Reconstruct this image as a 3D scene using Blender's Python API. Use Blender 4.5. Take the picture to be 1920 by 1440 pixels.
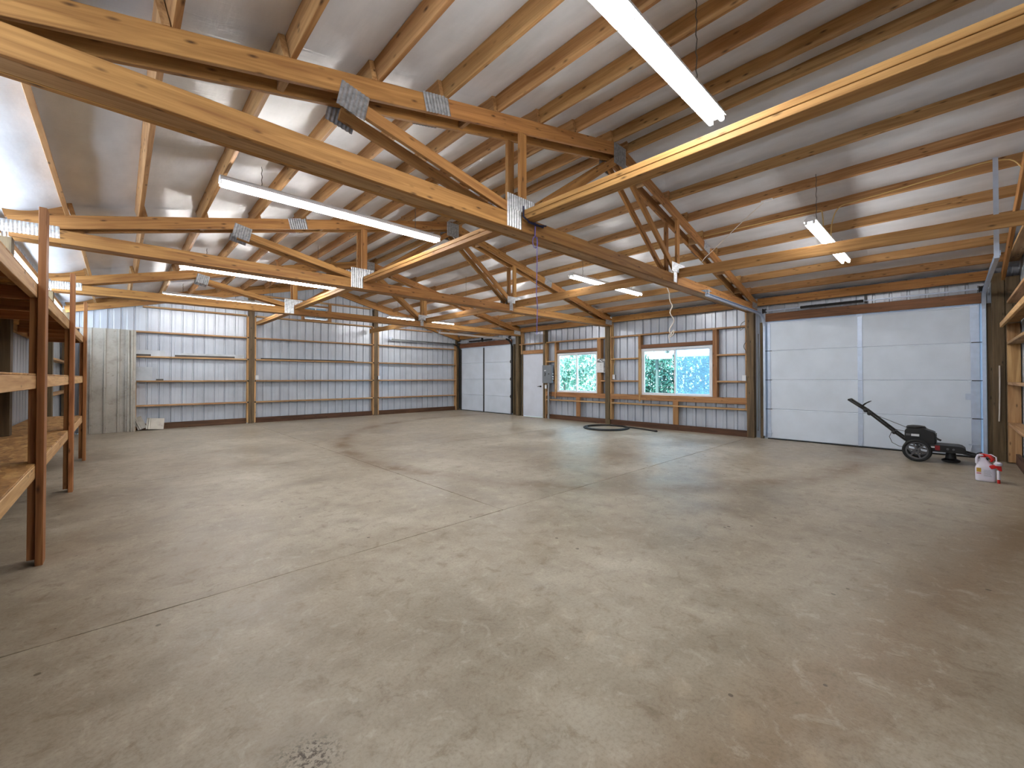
import bpy, bmesh, math, random
from mathutils import Vector, Matrix
R = random.Random(7)
for _o in list(bpy.data.objects):
    bpy.data.objects.remove(_o, do_unlink=True)
SC = bpy.context.scene
COL = SC.collection

# ------------------------------------------------------------------ camera, light, exposure
F_PX, YAW, PITCH, CAM_Z, CY = 779.18, 0.757, 0.011, 1.273, 699.97
cd = bpy.data.cameras.new('camera')
cam = bpy.data.objects.new('camera', cd); COL.objects.link(cam)
cd.sensor_fit = 'HORIZONTAL'; cd.sensor_width = 36.0
cd.lens = 36.0 * F_PX / 1920.0
cd.shift_y = -(720.0 - CY) / 1920.0
cd.clip_start = 0.02; cd.clip_end = 300
fw = Vector((math.sin(YAW) * math.cos(PITCH), math.cos(YAW) * math.cos(PITCH), math.sin(PITCH)))
rt = Vector((math.cos(YAW), -math.sin(YAW), 0)); up = rt.cross(fw)
cam.matrix_world = Matrix(((rt.x, up.x, -fw.x, 0), (rt.y, up.y, -fw.y, 0), (rt.z, up.z, -fw.z, CAM_Z), (0, 0, 0, 1)))
SC.camera = cam

w = bpy.data.worlds.new('world'); SC.world = w; w.use_nodes = True
_bg = w.node_tree.nodes['Background']
_bg.inputs['Color'].default_value = (0.52, 0.76, 1.0, 1)
_bg.inputs['Strength'].default_value = 10.0
sd = bpy.data.lights.new('sun', 'SUN'); sd.energy = 8.0; sd.angle = 0.02; sd.color = (1.0, 0.95, 0.86)
sun = bpy.data.objects.new('sun', sd); COL.objects.link(sun)
sun.rotation_euler = Vector((0.70, 0.25, -0.66)).to_track_quat('-Z', 'Y').to_euler()
SC.view_settings.view_transform = 'Standard'; SC.view_settings.look = 'None'
SC.view_settings.gamma = 1.0; SC.view_settings.use_curve_mapping = False
SC.view_settings.exposure = 0.0
TUBE_POWER = 74.0
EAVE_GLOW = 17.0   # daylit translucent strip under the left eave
SC.cycles.use_denoising = True
SC.cycles.max_bounces = 5; SC.cycles.diffuse_bounces = 3; SC.cycles.glossy_bounces = 2; SC.cycles.transparent_max_bounces = 8
SC.cycles.use_adaptive_sampling = True; SC.cycles.adaptive_threshold = 0.06
SC.cycles.caustics_reflective = False; SC.cycles.caustics_refractive = False
SC.cycles.sample_clamp_indirect = 6.0

# ------------------------------------------------------------------ node helpers and materials
def lin(c):
    return tuple((v / 255 / 12.92) if v / 255 <= .04045 else ((v / 255 + .055) / 1.055) ** 2.4 for v in c) + (1.0,)

class NT:
    def __init__(s, name):
        s.m = bpy.data.materials.new(name); s.m.use_nodes = True; s.t = s.m.node_tree
        s.b = s.t.nodes['Principled BSDF']; s.out = s.t.nodes['Material Output']
    def n(s, typ, ins=None, **pr):
        nd = s.t.nodes.new('ShaderNode' + typ)
        for k, v in pr.items(): setattr(nd, k, v)
        for k, v in (ins or {}).items():
            if isinstance(v, tuple) and len(v) == 2 and hasattr(v[0], 'outputs'): s.t.links.new(v[0].outputs[v[1]], nd.inputs[k])
            elif hasattr(v, 'outputs'): s.t.links.new(v.outputs[0], nd.inputs[k])
            else: nd.inputs[k].default_value = v
        return nd
    def ramp(s, fac, stops, interp='LINEAR'):
        r = s.n('ValToRGB', {'Fac': fac}); cr = r.color_ramp; cr.interpolation = interp
        while len(cr.elements) < len(stops): cr.elements.new(.5)
        for e, (p, c) in zip(cr.elements, stops):
            e.position = p; e.color = c if len(c) == 4 else c + (1,)
        return r
    def mix(s, fac, a, b, blend='MIX'):
        m = s.n('Mix', data_type='RGBA', blend_type=blend)
        for i, v in ((0, fac), (6, a), (7, b)):
            if hasattr(v, 'outputs'): s.t.links.new(v.outputs[2] if v.bl_idname == 'ShaderNodeMix' else v.outputs[0], m.inputs[i])
            else: m.inputs[i].default_value = v
        return m
    def math(s, op, a, b=0.0, c=0.0, clamp=False):
        m = s.n('Math', operation=op, use_clamp=clamp)
        for i, v in enumerate((a, b, c)):
            if isinstance(v, tuple): s.t.links.new(v[0].outputs[v[1]], m.inputs[i])
            elif hasattr(v, 'outputs'): s.t.links.new(v.outputs[0], m.inputs[i])
            else: m.inputs[i].default_value = v
        return m
    def set(s, **kw):
        for k, v in kw.items():
            k = k.replace('_', ' ')
            if hasattr(v, 'outputs'): s.t.links.new(v.outputs[2] if v.bl_idname == 'ShaderNodeMix' else v.outputs[0], s.b.inputs[k])
            else: s.b.inputs[k].default_value = v
        return s
    def bump(s, h, strength=.3, dist=.01):
        b = s.n('Bump', {'Height': h, 'Strength': strength, 'Distance': dist})
        s.t.links.new(b.outputs[0], s.b.inputs['Normal']); return s

MATS = {}
def plain(name, col, rough=.5, metal=0.0, var=.04, nscale=6.0, **kw):
    t = NT(name); c = lin(col)
    pos = t.n('NewGeometry')
    nz = t.n('TexNoise', {'Vector': (pos, 0), 'Scale': nscale, 'Detail': 4.0})
    d = tuple(max(0, v * (1 - 4 * var)) for v in c[:3]) + (1,)
    l = tuple(min(1, v * (1 + 2 * var)) for v in c[:3]) + (1,)
    t.set(Base_Color=t.ramp(nz, [(.3, d), (.7, l)]), Roughness=rough, Metallic=metal)
    for k, v in kw.items(): t.b.inputs[k.replace('_', ' ')].default_value = v
    MATS[name] = t.m; return t.m

def wood(name, light, dark, rough=.62, knots=.5, jit=.12, hue=.005):
    t = NT(name)
    tc = t.n('TexCoord'); oi = t.n('ObjectInfo')
    rnd = t.math('MULTIPLY', (oi, 'Random'), 37.0)
    cmb = t.n('CombineXYZ', {'X': rnd, 'Y': rnd, 'Z': rnd})
    add = t.n('VectorMath', {0: (tc, 'Object'), 1: cmb}, operation='ADD')
    mp = t.n('Mapping', {'Vector': add, 'Scale': (.55, 9.0, 9.0)})
    n1 = t.n('TexNoise', {'Vector': mp, 'Scale': 1.6, 'Detail': 3.0, 'Distortion': 1.4})
    mp2 = t.n('Mapping', {'Vector': add, 'Scale': (3.0, 90.0, 90.0)})
    n2 = t.n('TexNoise', {'Vector': mp2, 'Scale': 1.0, 'Detail': 2.0})
    L, D = lin(light), lin(dark)
    c = t.ramp(n1, [(.30, D), (.48, tuple((a + b) / 2 for a, b in zip(L, D))), (.66, L)])
    g = t.ramp(n2, [(.3, (.80, .77, .74, 1)), (.62, (1, 1, 1, 1))])
    c = t.mix(.8, c, g, 'MULTIPLY')
    mp3 = t.n('Mapping', {'Vector': add, 'Scale': (6.5, 20.0, 20.0)})
    v = t.n('TexVoronoi', {'Vector': mp3, 'Scale': 1.0, 'Randomness': 1.0})
    k = t.math('SUBTRACT', 1.0, t.math('MULTIPLY', (v, 'Distance'), 4.0), clamp=True)
    sel = t.math('GREATER_THAN', t.n('SeparateColor', {'Color': (v, 'Color')}), 1.0 - knots)
    kk = t.math('MULTIPLY', k, sel, clamp=True)
    c = t.mix(t.math('MULTIPLY', kk, 1.25, clamp=True), c, tuple(x * .30 for x in D[:3]) + (1,))
    val = t.math('MULTIPLY_ADD', (oi, 'Random'), 2 * jit, 1 - jit)
    hs = t.n('HueSaturation', {'Color': (c, 2), 'Value': val, 'Saturation': .98,
             'Hue': t.math('MULTIPLY_ADD', t.math('FRACT', t.math('MULTIPLY', (oi, 'Random'), 7.3)), 2 * hue, .5 - hue)})
    t.set(Base_Color=hs, Roughness=rough)
    t.b.inputs['Specular IOR Level'].default_value = .3
    t.bump(n2, .12, .004)
    MATS[name] = t.m; return t.m

W_TRUSS = wood('truss_lumber', (182, 132, 73), (138, 92, 47), knots=.6)
W_PURLIN = wood('purlin_lumber', (190, 146, 95), (148, 104, 60), knots=.5)
W_BRACE = wood('brace_lumber', (196, 150, 92), (158, 112, 62), knots=.4)
W_GIRT = wood('girt_lumber', (194, 156, 112), (152, 112, 72), knots=.4)
W_NAIL = wood('nailer_lumber', (206, 166, 116), (166, 122, 76), knots=.4)
W_POST = wood('treated_post_lumber', (112, 94, 68), (76, 62, 44), knots=.4, jit=.1)
W_HEAD = wood('reddish_header_lumber', (142, 96, 66), (100, 64, 42), knots=.3)
W_SILL = wood('dark_treated_sill_lumber', (96, 66, 46), (62, 42, 30), knots=.3)
W_STUD = wood('framing_lumber', (184, 136, 90), (142, 98, 60), knots=.4)
W_SPOST = wood('reddish_shelf_lumber', (178, 122, 74), (132, 82, 46), knots=.3, jit=.08)
W_SFAS = wood('pale_shelf_lumber', (212, 172, 120), (176, 132, 82), knots=.4, jit=.08)

# oriented strand board
t = NT('strand_board')
g = t.n('NewGeometry'); mp = t.n('Mapping', {'Vector': (g, 0), 'Scale': (26, 9, 20)})
v = t.n('TexVoronoi', {'Vector': mp, 'Scale': 1.0}); n = t.n('TexNoise', {'Vector': mp, 'Scale': 2.0, 'Detail': 3.0})
sp = t.n('SeparateColor', {'Color': (v, 'Color')})
c = t.ramp(sp, [(0, lin((128, 86, 40))), (.5, lin((172, 124, 64))), (1, lin((206, 164, 102)))])
t.set(Base_Color=t.mix(.35, c, t.ramp(n, [(.3, lin((96, 62, 28))), (.7, lin((190, 146, 86)))])), Roughness=.7).bump(v, .15, .003)
OSB = t.m

# steel siding (painted, seen from inside)
t = NT('siding_steel')
g = t.n('NewGeometry')
n = t.n('TexNoise', {'Vector': (g, 0), 'Scale': 2.2, 'Detail': 5.0})
mp = t.n('Mapping', {'Vector': (g, 0), 'Scale': (30, 30, .8)}); n2 = t.n('TexNoise', {'Vector': mp, 'Scale': 1.0, 'Detail': 2.0})
c = t.ramp(n, [(.3, lin((182, 188, 199))), (.7, lin((196, 202, 213)))])
t.set(Base_Color=t.mix(.3, c, t.ramp(n2, [(.35, (.86, .86, .86, 1)), (.6, (1, 1, 1, 1))]), 'MULTIPLY'),
      Roughness=t.ramp(n, [(.3, (.30, .30, .30)), (.7, (.42, .42, .42))]), Metallic=.25)
SIDING = t.m
t = NT('weathered_sheet_steel')
g = t.n('NewGeometry')
n = t.n('TexNoise', {'Vector': (g, 0), 'Scale': 3.0, 'Detail': 7.0, 'Roughness': .7})
n2 = t.n('TexNoise', {'Vector': (g, 0), 'Scale': 14.0, 'Detail': 4.0})
c = t.ramp(n, [(.32, lin((150, 142, 131))), (.5, lin((174, 168, 158))), (.7, lin((184, 179, 171)))])
t.set(Base_Color=t.mix(.5, c, t.ramp(n2, [(.28, (.55, .48, .40, 1)), (.36, (1, 1, 1, 1))]), 'MULTIPLY'), Roughness=.4, Metallic=.2)
OLDSTEEL = t.m

# white vinyl-faced roof insulation, slightly shiny and wrinkled
t = NT('vinyl_insulation')
g = t.n('NewGeometry')
mp = t.n('Mapping', {'Vector': (g, 0), 'Scale': (1.6, 55.0, 1.6)})
n = t.n('TexNoise', {'Vector': mp, 'Scale': 1.0, 'Detail': 5.0, 'Distortion': .3})
mp2 = t.n('Mapping', {'Vector': (g, 0), 'Scale': (9.0, 3.0, 9.0)})
n2 = t.n('TexNoise', {'Vector': mp2, 'Scale': .8, 'Detail': 4.0})
h = t.math('ADD', t.math('MULTIPLY', n, .5), t.math('MULTIPLY', n2, .9))
t.set(Base_Color=t.ramp(n2, [(.3, lin((206, 208, 215))), (.7, lin((222, 224, 231)))]), Roughness=.30)
t.b.inputs['Specular IOR Level'].default_value = .62
t.bump(h, .55, .010)
INSUL = t.m

# concrete floor
t = NT('concrete')
g = t.n('NewGeometry'); P = (g, 0)
n1 = t.n('TexNoise', {'Vector': P, 'Scale': .9, 'Detail': 6.0, 'Roughness': .62})
n2 = t.n('TexNoise', {'Vector': P, 'Scale': .38, 'Detail': 4.0, 'Roughness': .6})
n3 = t.n('TexNoise', {'Vector': P, 'Scale': 60.0, 'Detail': 3.0, 'Roughness': .7})
n4 = t.n('TexNoise', {'Vector': P, 'Scale': 3.4, 'Detail': 5.0, 'Roughness': .7})
c = t.ramp(n1, [(.28, lin((130, 118, 101))), (.5, lin((162, 151, 134))), (.72, lin((184, 175, 160)))])
c = t.mix(t.math('MULTIPLY', t.ramp(n2, [(.47, (0, 0, 0)), (.66, (1, 1, 1))]), .36), c, lin((134, 114, 90)))
c = t.mix(t.math('MULTIPLY', t.ramp(n4, [(.46, (0, 0, 0)), (.86, (1, 1, 1))]), .55), c, lin((108, 94, 76)))
sx = t.n('SeparateXYZ', {'Vector': P})
def ringmask(cx, cy, r, wdt):
    dx = t.math('SUBTRACT', (sx, 0), cx); dy = t.math('SUBTRACT', (sx, 1), cy)
    d = t.math('SQRT', t.math('ADD', t.math('MULTIPLY', dx, dx), t.math('MULTIPLY', dy, dy)))
    d = t.math('ABSOLUTE', t.math('SUBTRACT', d, r))
    d = t.math('ADD', d, t.math('MULTIPLY', t.math('SUBTRACT', n4, .5), .5))
    return t.math('SUBTRACT', 1.0, t.math('DIVIDE', d, wdt), clamp=True)
m = t.math('MULTIPLY', ringmask(8.0, 6.2, 5.22, .30), t.ramp(n1, [(.38, (0, 0, 0)), (.6, (1, 1, 1))]))
c = t.mix(t.math('MULTIPLY', m, .85), c, lin((104, 80, 52)))
m = t.math('MULTIPLY', ringmask(3.6, 1.75, 1.75, .10), t.ramp(n1, [(.45, (0, 0, 0)), (.62, (1, 1, 1))]))
c = t.mix(t.math('MULTIPLY', m, .30), c, lin((116, 108, 98)))
# brown drag band across the near right of the floor
l = t.math('ADD', t.math('MULTIPLY', t.math('SUBTRACT', (sx, 0), 1.37), .213), t.math('MULTIPLY', t.math('SUBTRACT', (sx, 1), .50), .977))
l = t.math('ABSOLUTE', t.math('ADD', l, t.math('MULTIPLY', t.math('SUBTRACT', n4, .5), .5)))
m = t.math('SUBTRACT', 1.0, t.math('DIVIDE', l, .42), clamp=True)
c = t.mix(t.math('MULTIPLY', m, .62), c, lin((118, 90, 56)))
# oil spot
m = t.math('MULTIPLY', ringmask(.47, 1.50, 0.0, .16), t.ramp(n3, [(.46, (0, 0, 0)), (.58, (1, 1, 1))]))
c = t.mix(t.math('MULTIPLY', m, 1.0, clamp=True), c, lin((58, 44, 30)))
# small specks
v = t.n('TexVoronoi', {'Vector': P, 'Scale': 5.5}); vs = t.n('SeparateColor', {'Color': (v, 'Color')})
k = t.math('MULTIPLY', t.math('LESS_THAN', (v, 'Distance'), t.math('MULTIPLY', n1, .13)), t.math('GREATER_THAN', vs, .62))
c = t.mix(t.math('MULTIPLY', k, .75), c, lin((72, 60, 46)))
n5 = t.n('TexNoise', {'Vector': P, 'Scale': 8.0, 'Detail': 6.0, 'Roughness': .75, 'Distortion': .6})
c = t.mix(t.math('MULTIPLY', t.ramp(n5, [(.54, (0, 0, 0)), (.66, (1, 1, 1))]), .42), c, lin((104, 86, 62)))
c = t.mix(t.math('MULTIPLY', t.ramp(n5, [(.34, (1, 1, 1)), (.45, (0, 0, 0))]), .30), c, lin((196, 186, 170)))
c = t.mix(.35, c, t.ramp(n3, [(.34, (.56, .54, .52, 1)), (.54, (1, 1, 1, 1))]), 'MULTIPLY')
t.set(Base_Color=c, Roughness=t.ramp(n1, [(.3, (.30, .30, .30)), (.7, (.54, .54, .54))]))
t.b.inputs['Specular IOR Level'].default_value = .27
t.bump(t.math('ADD', n3, t.math('MULTIPLY', n4, .6)), .10, .006)
CONC = t.m

plain('joint_dark', (52, 46, 40), .9)
plain('door_white', (218, 228, 242), .45, 0, .015, 3.0)
plain('panel_white', (214, 220, 234), .5, 0, .015, 3.0)
plain('galvanised', (196, 208, 228), .36, .35, .02, 14)
plain('galvanised_dull', (120, 122, 124), .45, .7, .06, 20)
plain('dark_steel', (56, 56, 58), .5, .5)
plain('black_plastic', (13, 12, 13), .5)
plain('black_rubber', (16, 16, 17), .7)
plain('wheel_grey', (84, 84, 88), .5)
plain('red_paint', (132, 22, 28), .4)
plain('fixture_white', (236, 236, 238), .4, 0, .01)
plain('vinyl_white', (236, 238, 244), .4, 0, .01)
plain('breaker_grey', (118, 124, 132), .5, .2, .02)
plain('paper_white', (226, 228, 232), .8, 0, .03, 20)
plain('silver_film', (150, 152, 156), .28, .7, .12, 26)
plain('white_plastic', (230, 230, 234), .4, 0, .01)
plain('jug_white', (226, 222, 236), .4, 0, .02)
plain('jug_red', (196, 28, 24), .4)
plain('jug_label', (206, 160, 56), .5)
plain('cable_yellow', (206, 174, 110), .55)
plain('cable_white', (216, 208, 200), .55)
plain('cable_grey', (96, 92, 86), .6)
plain('rope_purple', (96, 84, 150), .8)
plain('rope_navy', (24, 28, 62), .8)
plain('trim_dark', (70, 64, 60), .5, .3)
plain('trim_light', (186, 190, 196), .4, .3)
plain('chain_steel', (90, 86, 82), .5, .7)
plain('brass_black', (30, 30, 34), .35, .5)
plain('gravel', (176, 170, 156), .9, 0, .1, 12)
plain('shed_white', (236, 240, 240), .6)
plain('shed_roof', (96, 112, 104), .8)
plain('conduit_grey', (150, 150, 152), .5, .3)
M = MATS

# truss connector plate: stamped steel with slot rows
t = NT('truss_plate_steel')
tc = t.n('TexCoord'); mp = t.n('Mapping', {'Vector': (tc, 'Object'), 'Scale': (95, 95, 95)})
ck = t.n('TexVoronoi', {'Vector': mp, 'Scale': 1.0, 'Randomness': .25})
n = t.n('TexNoise', {'Vector': (tc, 'Object'), 'Scale': 30.0})
c = t.ramp(n, [(.3, lin((150, 152, 156))), (.7, lin((196, 198, 202)))])
t.set(Base_Color=t.mix(.12, c, t.ramp((ck, 'Distance'), [(.16, (.42, .41, .40, 1)), (.30, (1, 1, 1, 1))]), 'MULTIPLY'), Roughness=.38, Metallic=.75)
PLATE = t.m

t = NT('fluorescent_tube'); t.set(Base_Color=(1, 1, 1, 1)); t.b.inputs['Emission Color'].default_value = (1.0, .98, .94, 1)
t.b.inputs['Emission Strength'].default_value = TUBE_POWER; TUBE = t.m

def thin_pane(name, tint, gloss, veil=0.0, veilcol=(0.35, .45, .55, 1)):
    t = NT(name); t.t.nodes.remove(t.b)
    tr = t.n('BsdfTransparent', {'Color': tint}); gl = t.n('BsdfGlossy', {'Color': (1, 1, 1, 1), 'Roughness': .05})
    m1 = t.n('MixShader', {0: gloss, 1: tr, 2: gl})
    if veil:
        df = t.n('BsdfTranslucent', {'Color': veilcol}); d2 = t.n('BsdfDiffuse', {'Color': veilcol})
        dd = t.n('MixShader', {0: .35, 1: df, 2: d2})
        m1 = t.n('MixShader', {0: veil, 1: m1, 2: dd})
    t.t.links.new(m1.outputs[0], t.out.inputs['Surface']); return t.m
GLASS = thin_pane('window_glass', (.93, .98, .98, 1), .06)
DIMGLASS = thin_pane('tinted_gable_glass', (.16, .19, .20, 1), .25)
SCREEN = thin_pane('insect_screen', (.72, .85, .92, 1), .0, .26, (.42, .60, .72, 1))
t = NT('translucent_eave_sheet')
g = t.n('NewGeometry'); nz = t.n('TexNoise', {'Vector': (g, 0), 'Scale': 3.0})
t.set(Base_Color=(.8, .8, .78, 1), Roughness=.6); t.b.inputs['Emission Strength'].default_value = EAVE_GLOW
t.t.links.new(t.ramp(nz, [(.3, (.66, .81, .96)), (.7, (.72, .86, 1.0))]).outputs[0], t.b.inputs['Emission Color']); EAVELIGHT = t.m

def leafmat(name, a, b, cc):
    t = NT(name); g = t.n('NewGeometry')
    n = t.n('TexNoise', {'Vector': (g, 0), 'Scale': 2.4, 'Detail': 3.0})
    v = t.n('TexWhiteNoise', {'Vector': t.n('VectorMath', {0: (g, 0), 1: (.09, .09, .09)}, operation='SNAP')}, noise_dimensions='3D')
    f = t.math('ADD', t.math('MULTIPLY', n, .5), t.math('MULTIPLY', v, .5))
    t.set(Base_Color=t.ramp(f, [(.25, lin(a)), (.5, lin(b)), (.75, lin(cc))]), Roughness=.5)
    t.b.inputs['Transmission Weight'].default_value = 0
    return t.m
LEAF1 = leafmat('hedge_leaves', (12, 44, 36), (48, 104, 88), (112, 174, 152))
LEAF2 = leafmat('pale_shrub_leaves', (92, 146, 122), (156, 202, 180), (222, 242, 232))

# ------------------------------------------------------------------ building blocks
def obj(name, verts, faces, mat, parent=None, smooth=False, loc=None):
    me = bpy.data.meshes.new(name)
    if loc is not None:
        verts = [(a[0] - loc[0], a[1] - loc[1], a[2] - loc[2]) for a in verts]
    me.from_pydata([tuple(v) for v in verts], [], faces); me.update()
    if smooth:
        for p in me.polygons: p.use_smooth = True
    me.materials.append(mat)
    return link(name, me, parent, loc)
def link(name, me, parent=None, loc=None, mat4=None):
    o = bpy.data.objects.new(name, me); COL.objects.link(o)
    if mat4 is not None: o.matrix_world = mat4
    elif loc is not None: o.location = loc
    if parent is not None:
        o.parent = parent; o.matrix_parent_inverse = inv_of(parent)
    return o
_LOC = {}
def inv_of(p):
    return _LOC.get(p.name, Matrix.Identity(4)).inverted()
def reg(o, m): _LOC[o.name] = m.copy(); return o
def empty(name, loc=(0, 0, 0)):
    o = bpy.data.objects.new(name, None); COL.objects.link(o); o.location = loc; o.empty_display_size = .1
    return reg(o, Matrix.Translation(loc))
def thing(name, label, cat, loc=(0, 0, 0), group=None):
    o = empty(name, loc); return tag(o, label, cat, group)
def tag(o, label, cat, group=None):
    o['label'] = label; o['category'] = cat
    if group: o['group'] = group
    return o
def struct(name, loc=(0, 0, 0), label=None):
    o = empty(name, loc); o['kind'] = 'structure'
    if label: o['label'] = label
    return o

_BC = {}
def beam_mesh(name, L, wd, dp, mat, ch=.003):
    k = (round(L, 4), round(wd, 4), round(dp, 4), mat.name)
    if k in _BC: return _BC[k]
    c = min(ch, wd * .2, dp * .2); y, z = wd / 2, dp / 2
    prof = [(-y + c, -z), (y - c, -z), (y, -z + c), (y, z - c), (y - c, z), (-y + c, z), (-y, z - c), (-y, -z + c)]
    vs = [(-L / 2, a, b) for a, b in prof] + [(L / 2, a, b) for a, b in prof]
    fs = [(i, (i + 1) % 8, 8 + (i + 1) % 8, 8 + i) for i in range(8)]
    fs = [tuple(reversed(f)) for f in fs] + [tuple(range(8)), tuple(range(15, 7, -1))]
    me = bpy.data.meshes.new(name); me.from_pydata(vs, [], fs); me.update(); me.materials.append(mat)
    bm = bmesh.new(); bm.from_mesh(me); bmesh.ops.recalc_face_normals(bm, faces=bm.faces); bm.to_mesh(me); bm.free()
    _BC[k] = me; return me
def beam(name, p0, p1, wd, dp, mat, parent=None, upv=(0, 0, 1)):
    """bar from p0 to p1; dp measured along upv, wd across"""
    p0, p1 = Vector(p0), Vector(p1); d = p1 - p0; L = d.length; x = d / L
    u = Vector(upv); u = (u - u.dot(x) * x)
    if u.length < 1e-4: u = Vector((0, 1, 0)) - Vector((0, 1, 0)).dot(x) * x
    u.normalize(); y = u.cross(x); c = (p0 + p1) / 2
    m = Matrix(((x.x, y.x, u.x, c.x), (x.y, y.y, u.y, c.y), (x.z, y.z, u.z, c.z), (0, 0, 0, 1)))
    return link(name, beam_mesh(name, L, wd, dp, mat), parent, mat4=m)
def bx(name, x0, x1, y0, y1, z0, z1, mat, parent=None):
    dx, dy, dz = x1 - x0, y1 - y0, z1 - z0; cx, cy, cz = (x0 + x1) / 2, (y0 + y1) / 2, (z0 + z1) / 2
    if dx >= dy and dx >= dz: return beam(name, (x0, cy, cz), (x1, cy, cz), dy, dz, mat, parent)
    if dy >= dx and dy >= dz: return beam(name, (cx, y0, cz), (cx, y1, cz), dx, dz, mat, parent)
    return beam(name, (cx, cy, z0), (cx, cy, z1), dx, dy, mat, parent, (0, 1, 0))

class MB:
    def __init__(s): s.v = []; s.f = []; s.sm = False
    def box(s, x0, x1, y0, y1, z0, z1):
        b = len(s.v); s.v += [(x, y, z) for z in (z0, z1) for y in (y0, y1) for x in (x0, x1)]
        s.f += [tuple(b + i for i in q) for q in ((0, 2, 3, 1), (4, 5, 7, 6), (0, 1, 5, 4), (2, 6, 7, 3), (0, 4, 6, 2), (1, 3, 7, 5))]; return s
    def tube(s, pts, r, seg=8, caps=True, closed=False):
        pts = [Vector(p) for p in pts]; n = len(pts); b = len(s.v); prev = None
        for i, p in enumerate(pts):
            if closed: d = pts[(i + 1) % n] - pts[i - 1]
            else: d = pts[min(i + 1, n - 1)] - pts[max(i - 1, 0)]
            d.normalize()
            if prev is None:
                a = Vector((0, 0, 1)) if abs(d.z) < .9 else Vector((1, 0, 0))
                u = (a - a.dot(d) * d).normalized()
            else:
                u = prev - prev.dot(d) * d
                u = u.normalized() if u.length > 1e-6 else prev
            prev = u; q = d.cross(u); rr = r[i] if isinstance(r, (list, tuple)) else r
            s.v += [tuple(p + rr * (math.cos(2 * math.pi * k / seg) * u + math.sin(2 * math.pi * k / seg) * q)) for k in range(seg)]
        m = n if closed else n - 1
        for i in range(m):
            o0, o1 = b + i * seg, b + ((i + 1) % n) * seg
            s.f += [(o0 + k, o0 + (k + 1) % seg, o1 + (k + 1) % seg, o1 + k) for k in range(seg)]
        if caps and not closed:
            s.f += [tuple(b + k for k in reversed(range(seg))), tuple(b + (n - 1) * seg + k for k in range(seg))]
        return s
    def prism(s, poly, axis, a0, a1):
        """extrude a 2D polygon; axis 0: poly=(y,z), 1: poly=(x,z), 2: poly=(x,y)"""
        b = len(s.v); n = len(poly)
        for a in (a0, a1):
            for p in poly:
                s.v.append((a, p[0], p[1]) if axis == 0 else (p[0], a, p[1]) if axis == 1 else (p[0], p[1], a))
        s.f += [(b + i, b + (i + 1) % n, b + n + (i + 1) % n, b + n + i) for i in range(n)]
        s.f += [tuple(b + i for i in reversed(range(n))), tuple(b + n + i for i in range(n))]; return s
    def lathe(s, prof, origin, axis, seg=20):
        o = Vector(origin); ax = Vector(axis).normalized(); a = Vector((0, 0, 1)) if abs(ax.z) < .9 else Vector((1, 0, 0))
        u = (a - a.dot(ax) * ax).normalized(); q = ax.cross(u); b = len(s.v)
        for r, h in prof:
            s.v += [tuple(o + ax * h + r * (math.cos(2 * math.pi * k / seg) * u + math.sin(2 * math.pi * k / seg) * q)) for k in range(seg)]
        for i in range(len(prof) - 1):
            s.f += [(b + i * seg + k, b + i * seg + (k + 1) % seg, b + (i + 1) * seg + (k + 1) % seg, b + (i + 1) * seg + k) for k in range(seg)]
        s.f += [tuple(b + k for k in reversed(range(seg))), tuple(b + (len(prof) - 1) * seg + k for k in range(seg))]; return s
    def build(s, name, mat, parent=None, smooth=False, loc=None, bevel=0):
        o = obj(name, s.v, s.f, mat, parent, False, loc)
        bm = bmesh.new(); bm.from_mesh(o.data); bmesh.ops.recalc_face_normals(bm, faces=bm.faces)
        if bevel: bmesh.ops.bevel(bm, geom=list(bm.edges), offset=bevel, segments=2, affect='EDGES', profile=.6)
        bm.to_mesh(o.data); bm.free()
        if smooth:
            for p in o.data.polygons: p.use_smooth = True
            o.data.set_sharp_from_angle(angle=math.radians(40))
        if loc is not None: reg(o, Matrix.Translation(loc))
        return o

# ------------------------------------------------------------------ dimensions of the barn
XC, SLOPE, ZAP = 4.52, .2455, 4.200            # ridge, pitch, top of truss chords at the ridge
XL, XR = -.96, 9.95                             # side wall cladding
YN, YF = -.71, 13.66                            # end wall cladding
PXL, PXR = -.79, 9.77                           # inner faces of side posts
PYN, PYF = -.57, 13.52                          # inner faces of end posts
TRY = [2.93, 6.502, 10.074]                     # truss centre lines
def zt(x): return ZAP - SLOPE * abs(x - XC)     # top of truss chords
def zroof(x): return zt(x) + .135

# ------------------------------------------------------------------ floor
floor = struct('floor', label='stained concrete slab floor with control joints')
_b = MB(); _b.box(XL - .1, XR + .1, YN - .1, YF + .1, -.20, -.03); _b.build('joint_bed', M['joint_dark'], floor)
def slab(x0, x1, y0, y1):
    gap = .0035
    def edge(a, b, fixed, horiz, inner):
        n = max(2, int(abs(b - a) / .12)); out = []
        for i in range(n):
            tt = a + (b - a) * i / n; j = (R.random() - .5) * .006 if inner and i else 0
            out.append((tt, fixed + j) if horiz else (fixed + j, tt))
        return out
    x0g, x1g, y0g, y1g = x0 + gap, x1 - gap, y0 + gap, y1 - gap
    ring = edge(x0g, x1g, y0g, True, y0 > YN) + edge(y0g, y1g, x1g, False, x1 < XR) + edge(x1g, x0g, y1g, True, y1 < YF) + edge(y1g, y0g, x0g, False, x0 > XL)
    n = len(ring)
    vs = [(a, b, 0) for a, b in ring] + [(a, b, -.03) for a, b in ring]
    fs = [tuple(range(n))] + [(i, n + i, n + (i + 1) % n, (i + 1) % n) for i in range(n)]
    return obj('concrete_slab', vs, fs, CONC, floor)
slab(XL, XR, YN, 2.985)
for ya, yb in ((2.985, 6.86), (6.86, YF)):
    slab(XL, 2.70, ya, yb); slab(2.70, XR, ya, yb)

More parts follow.
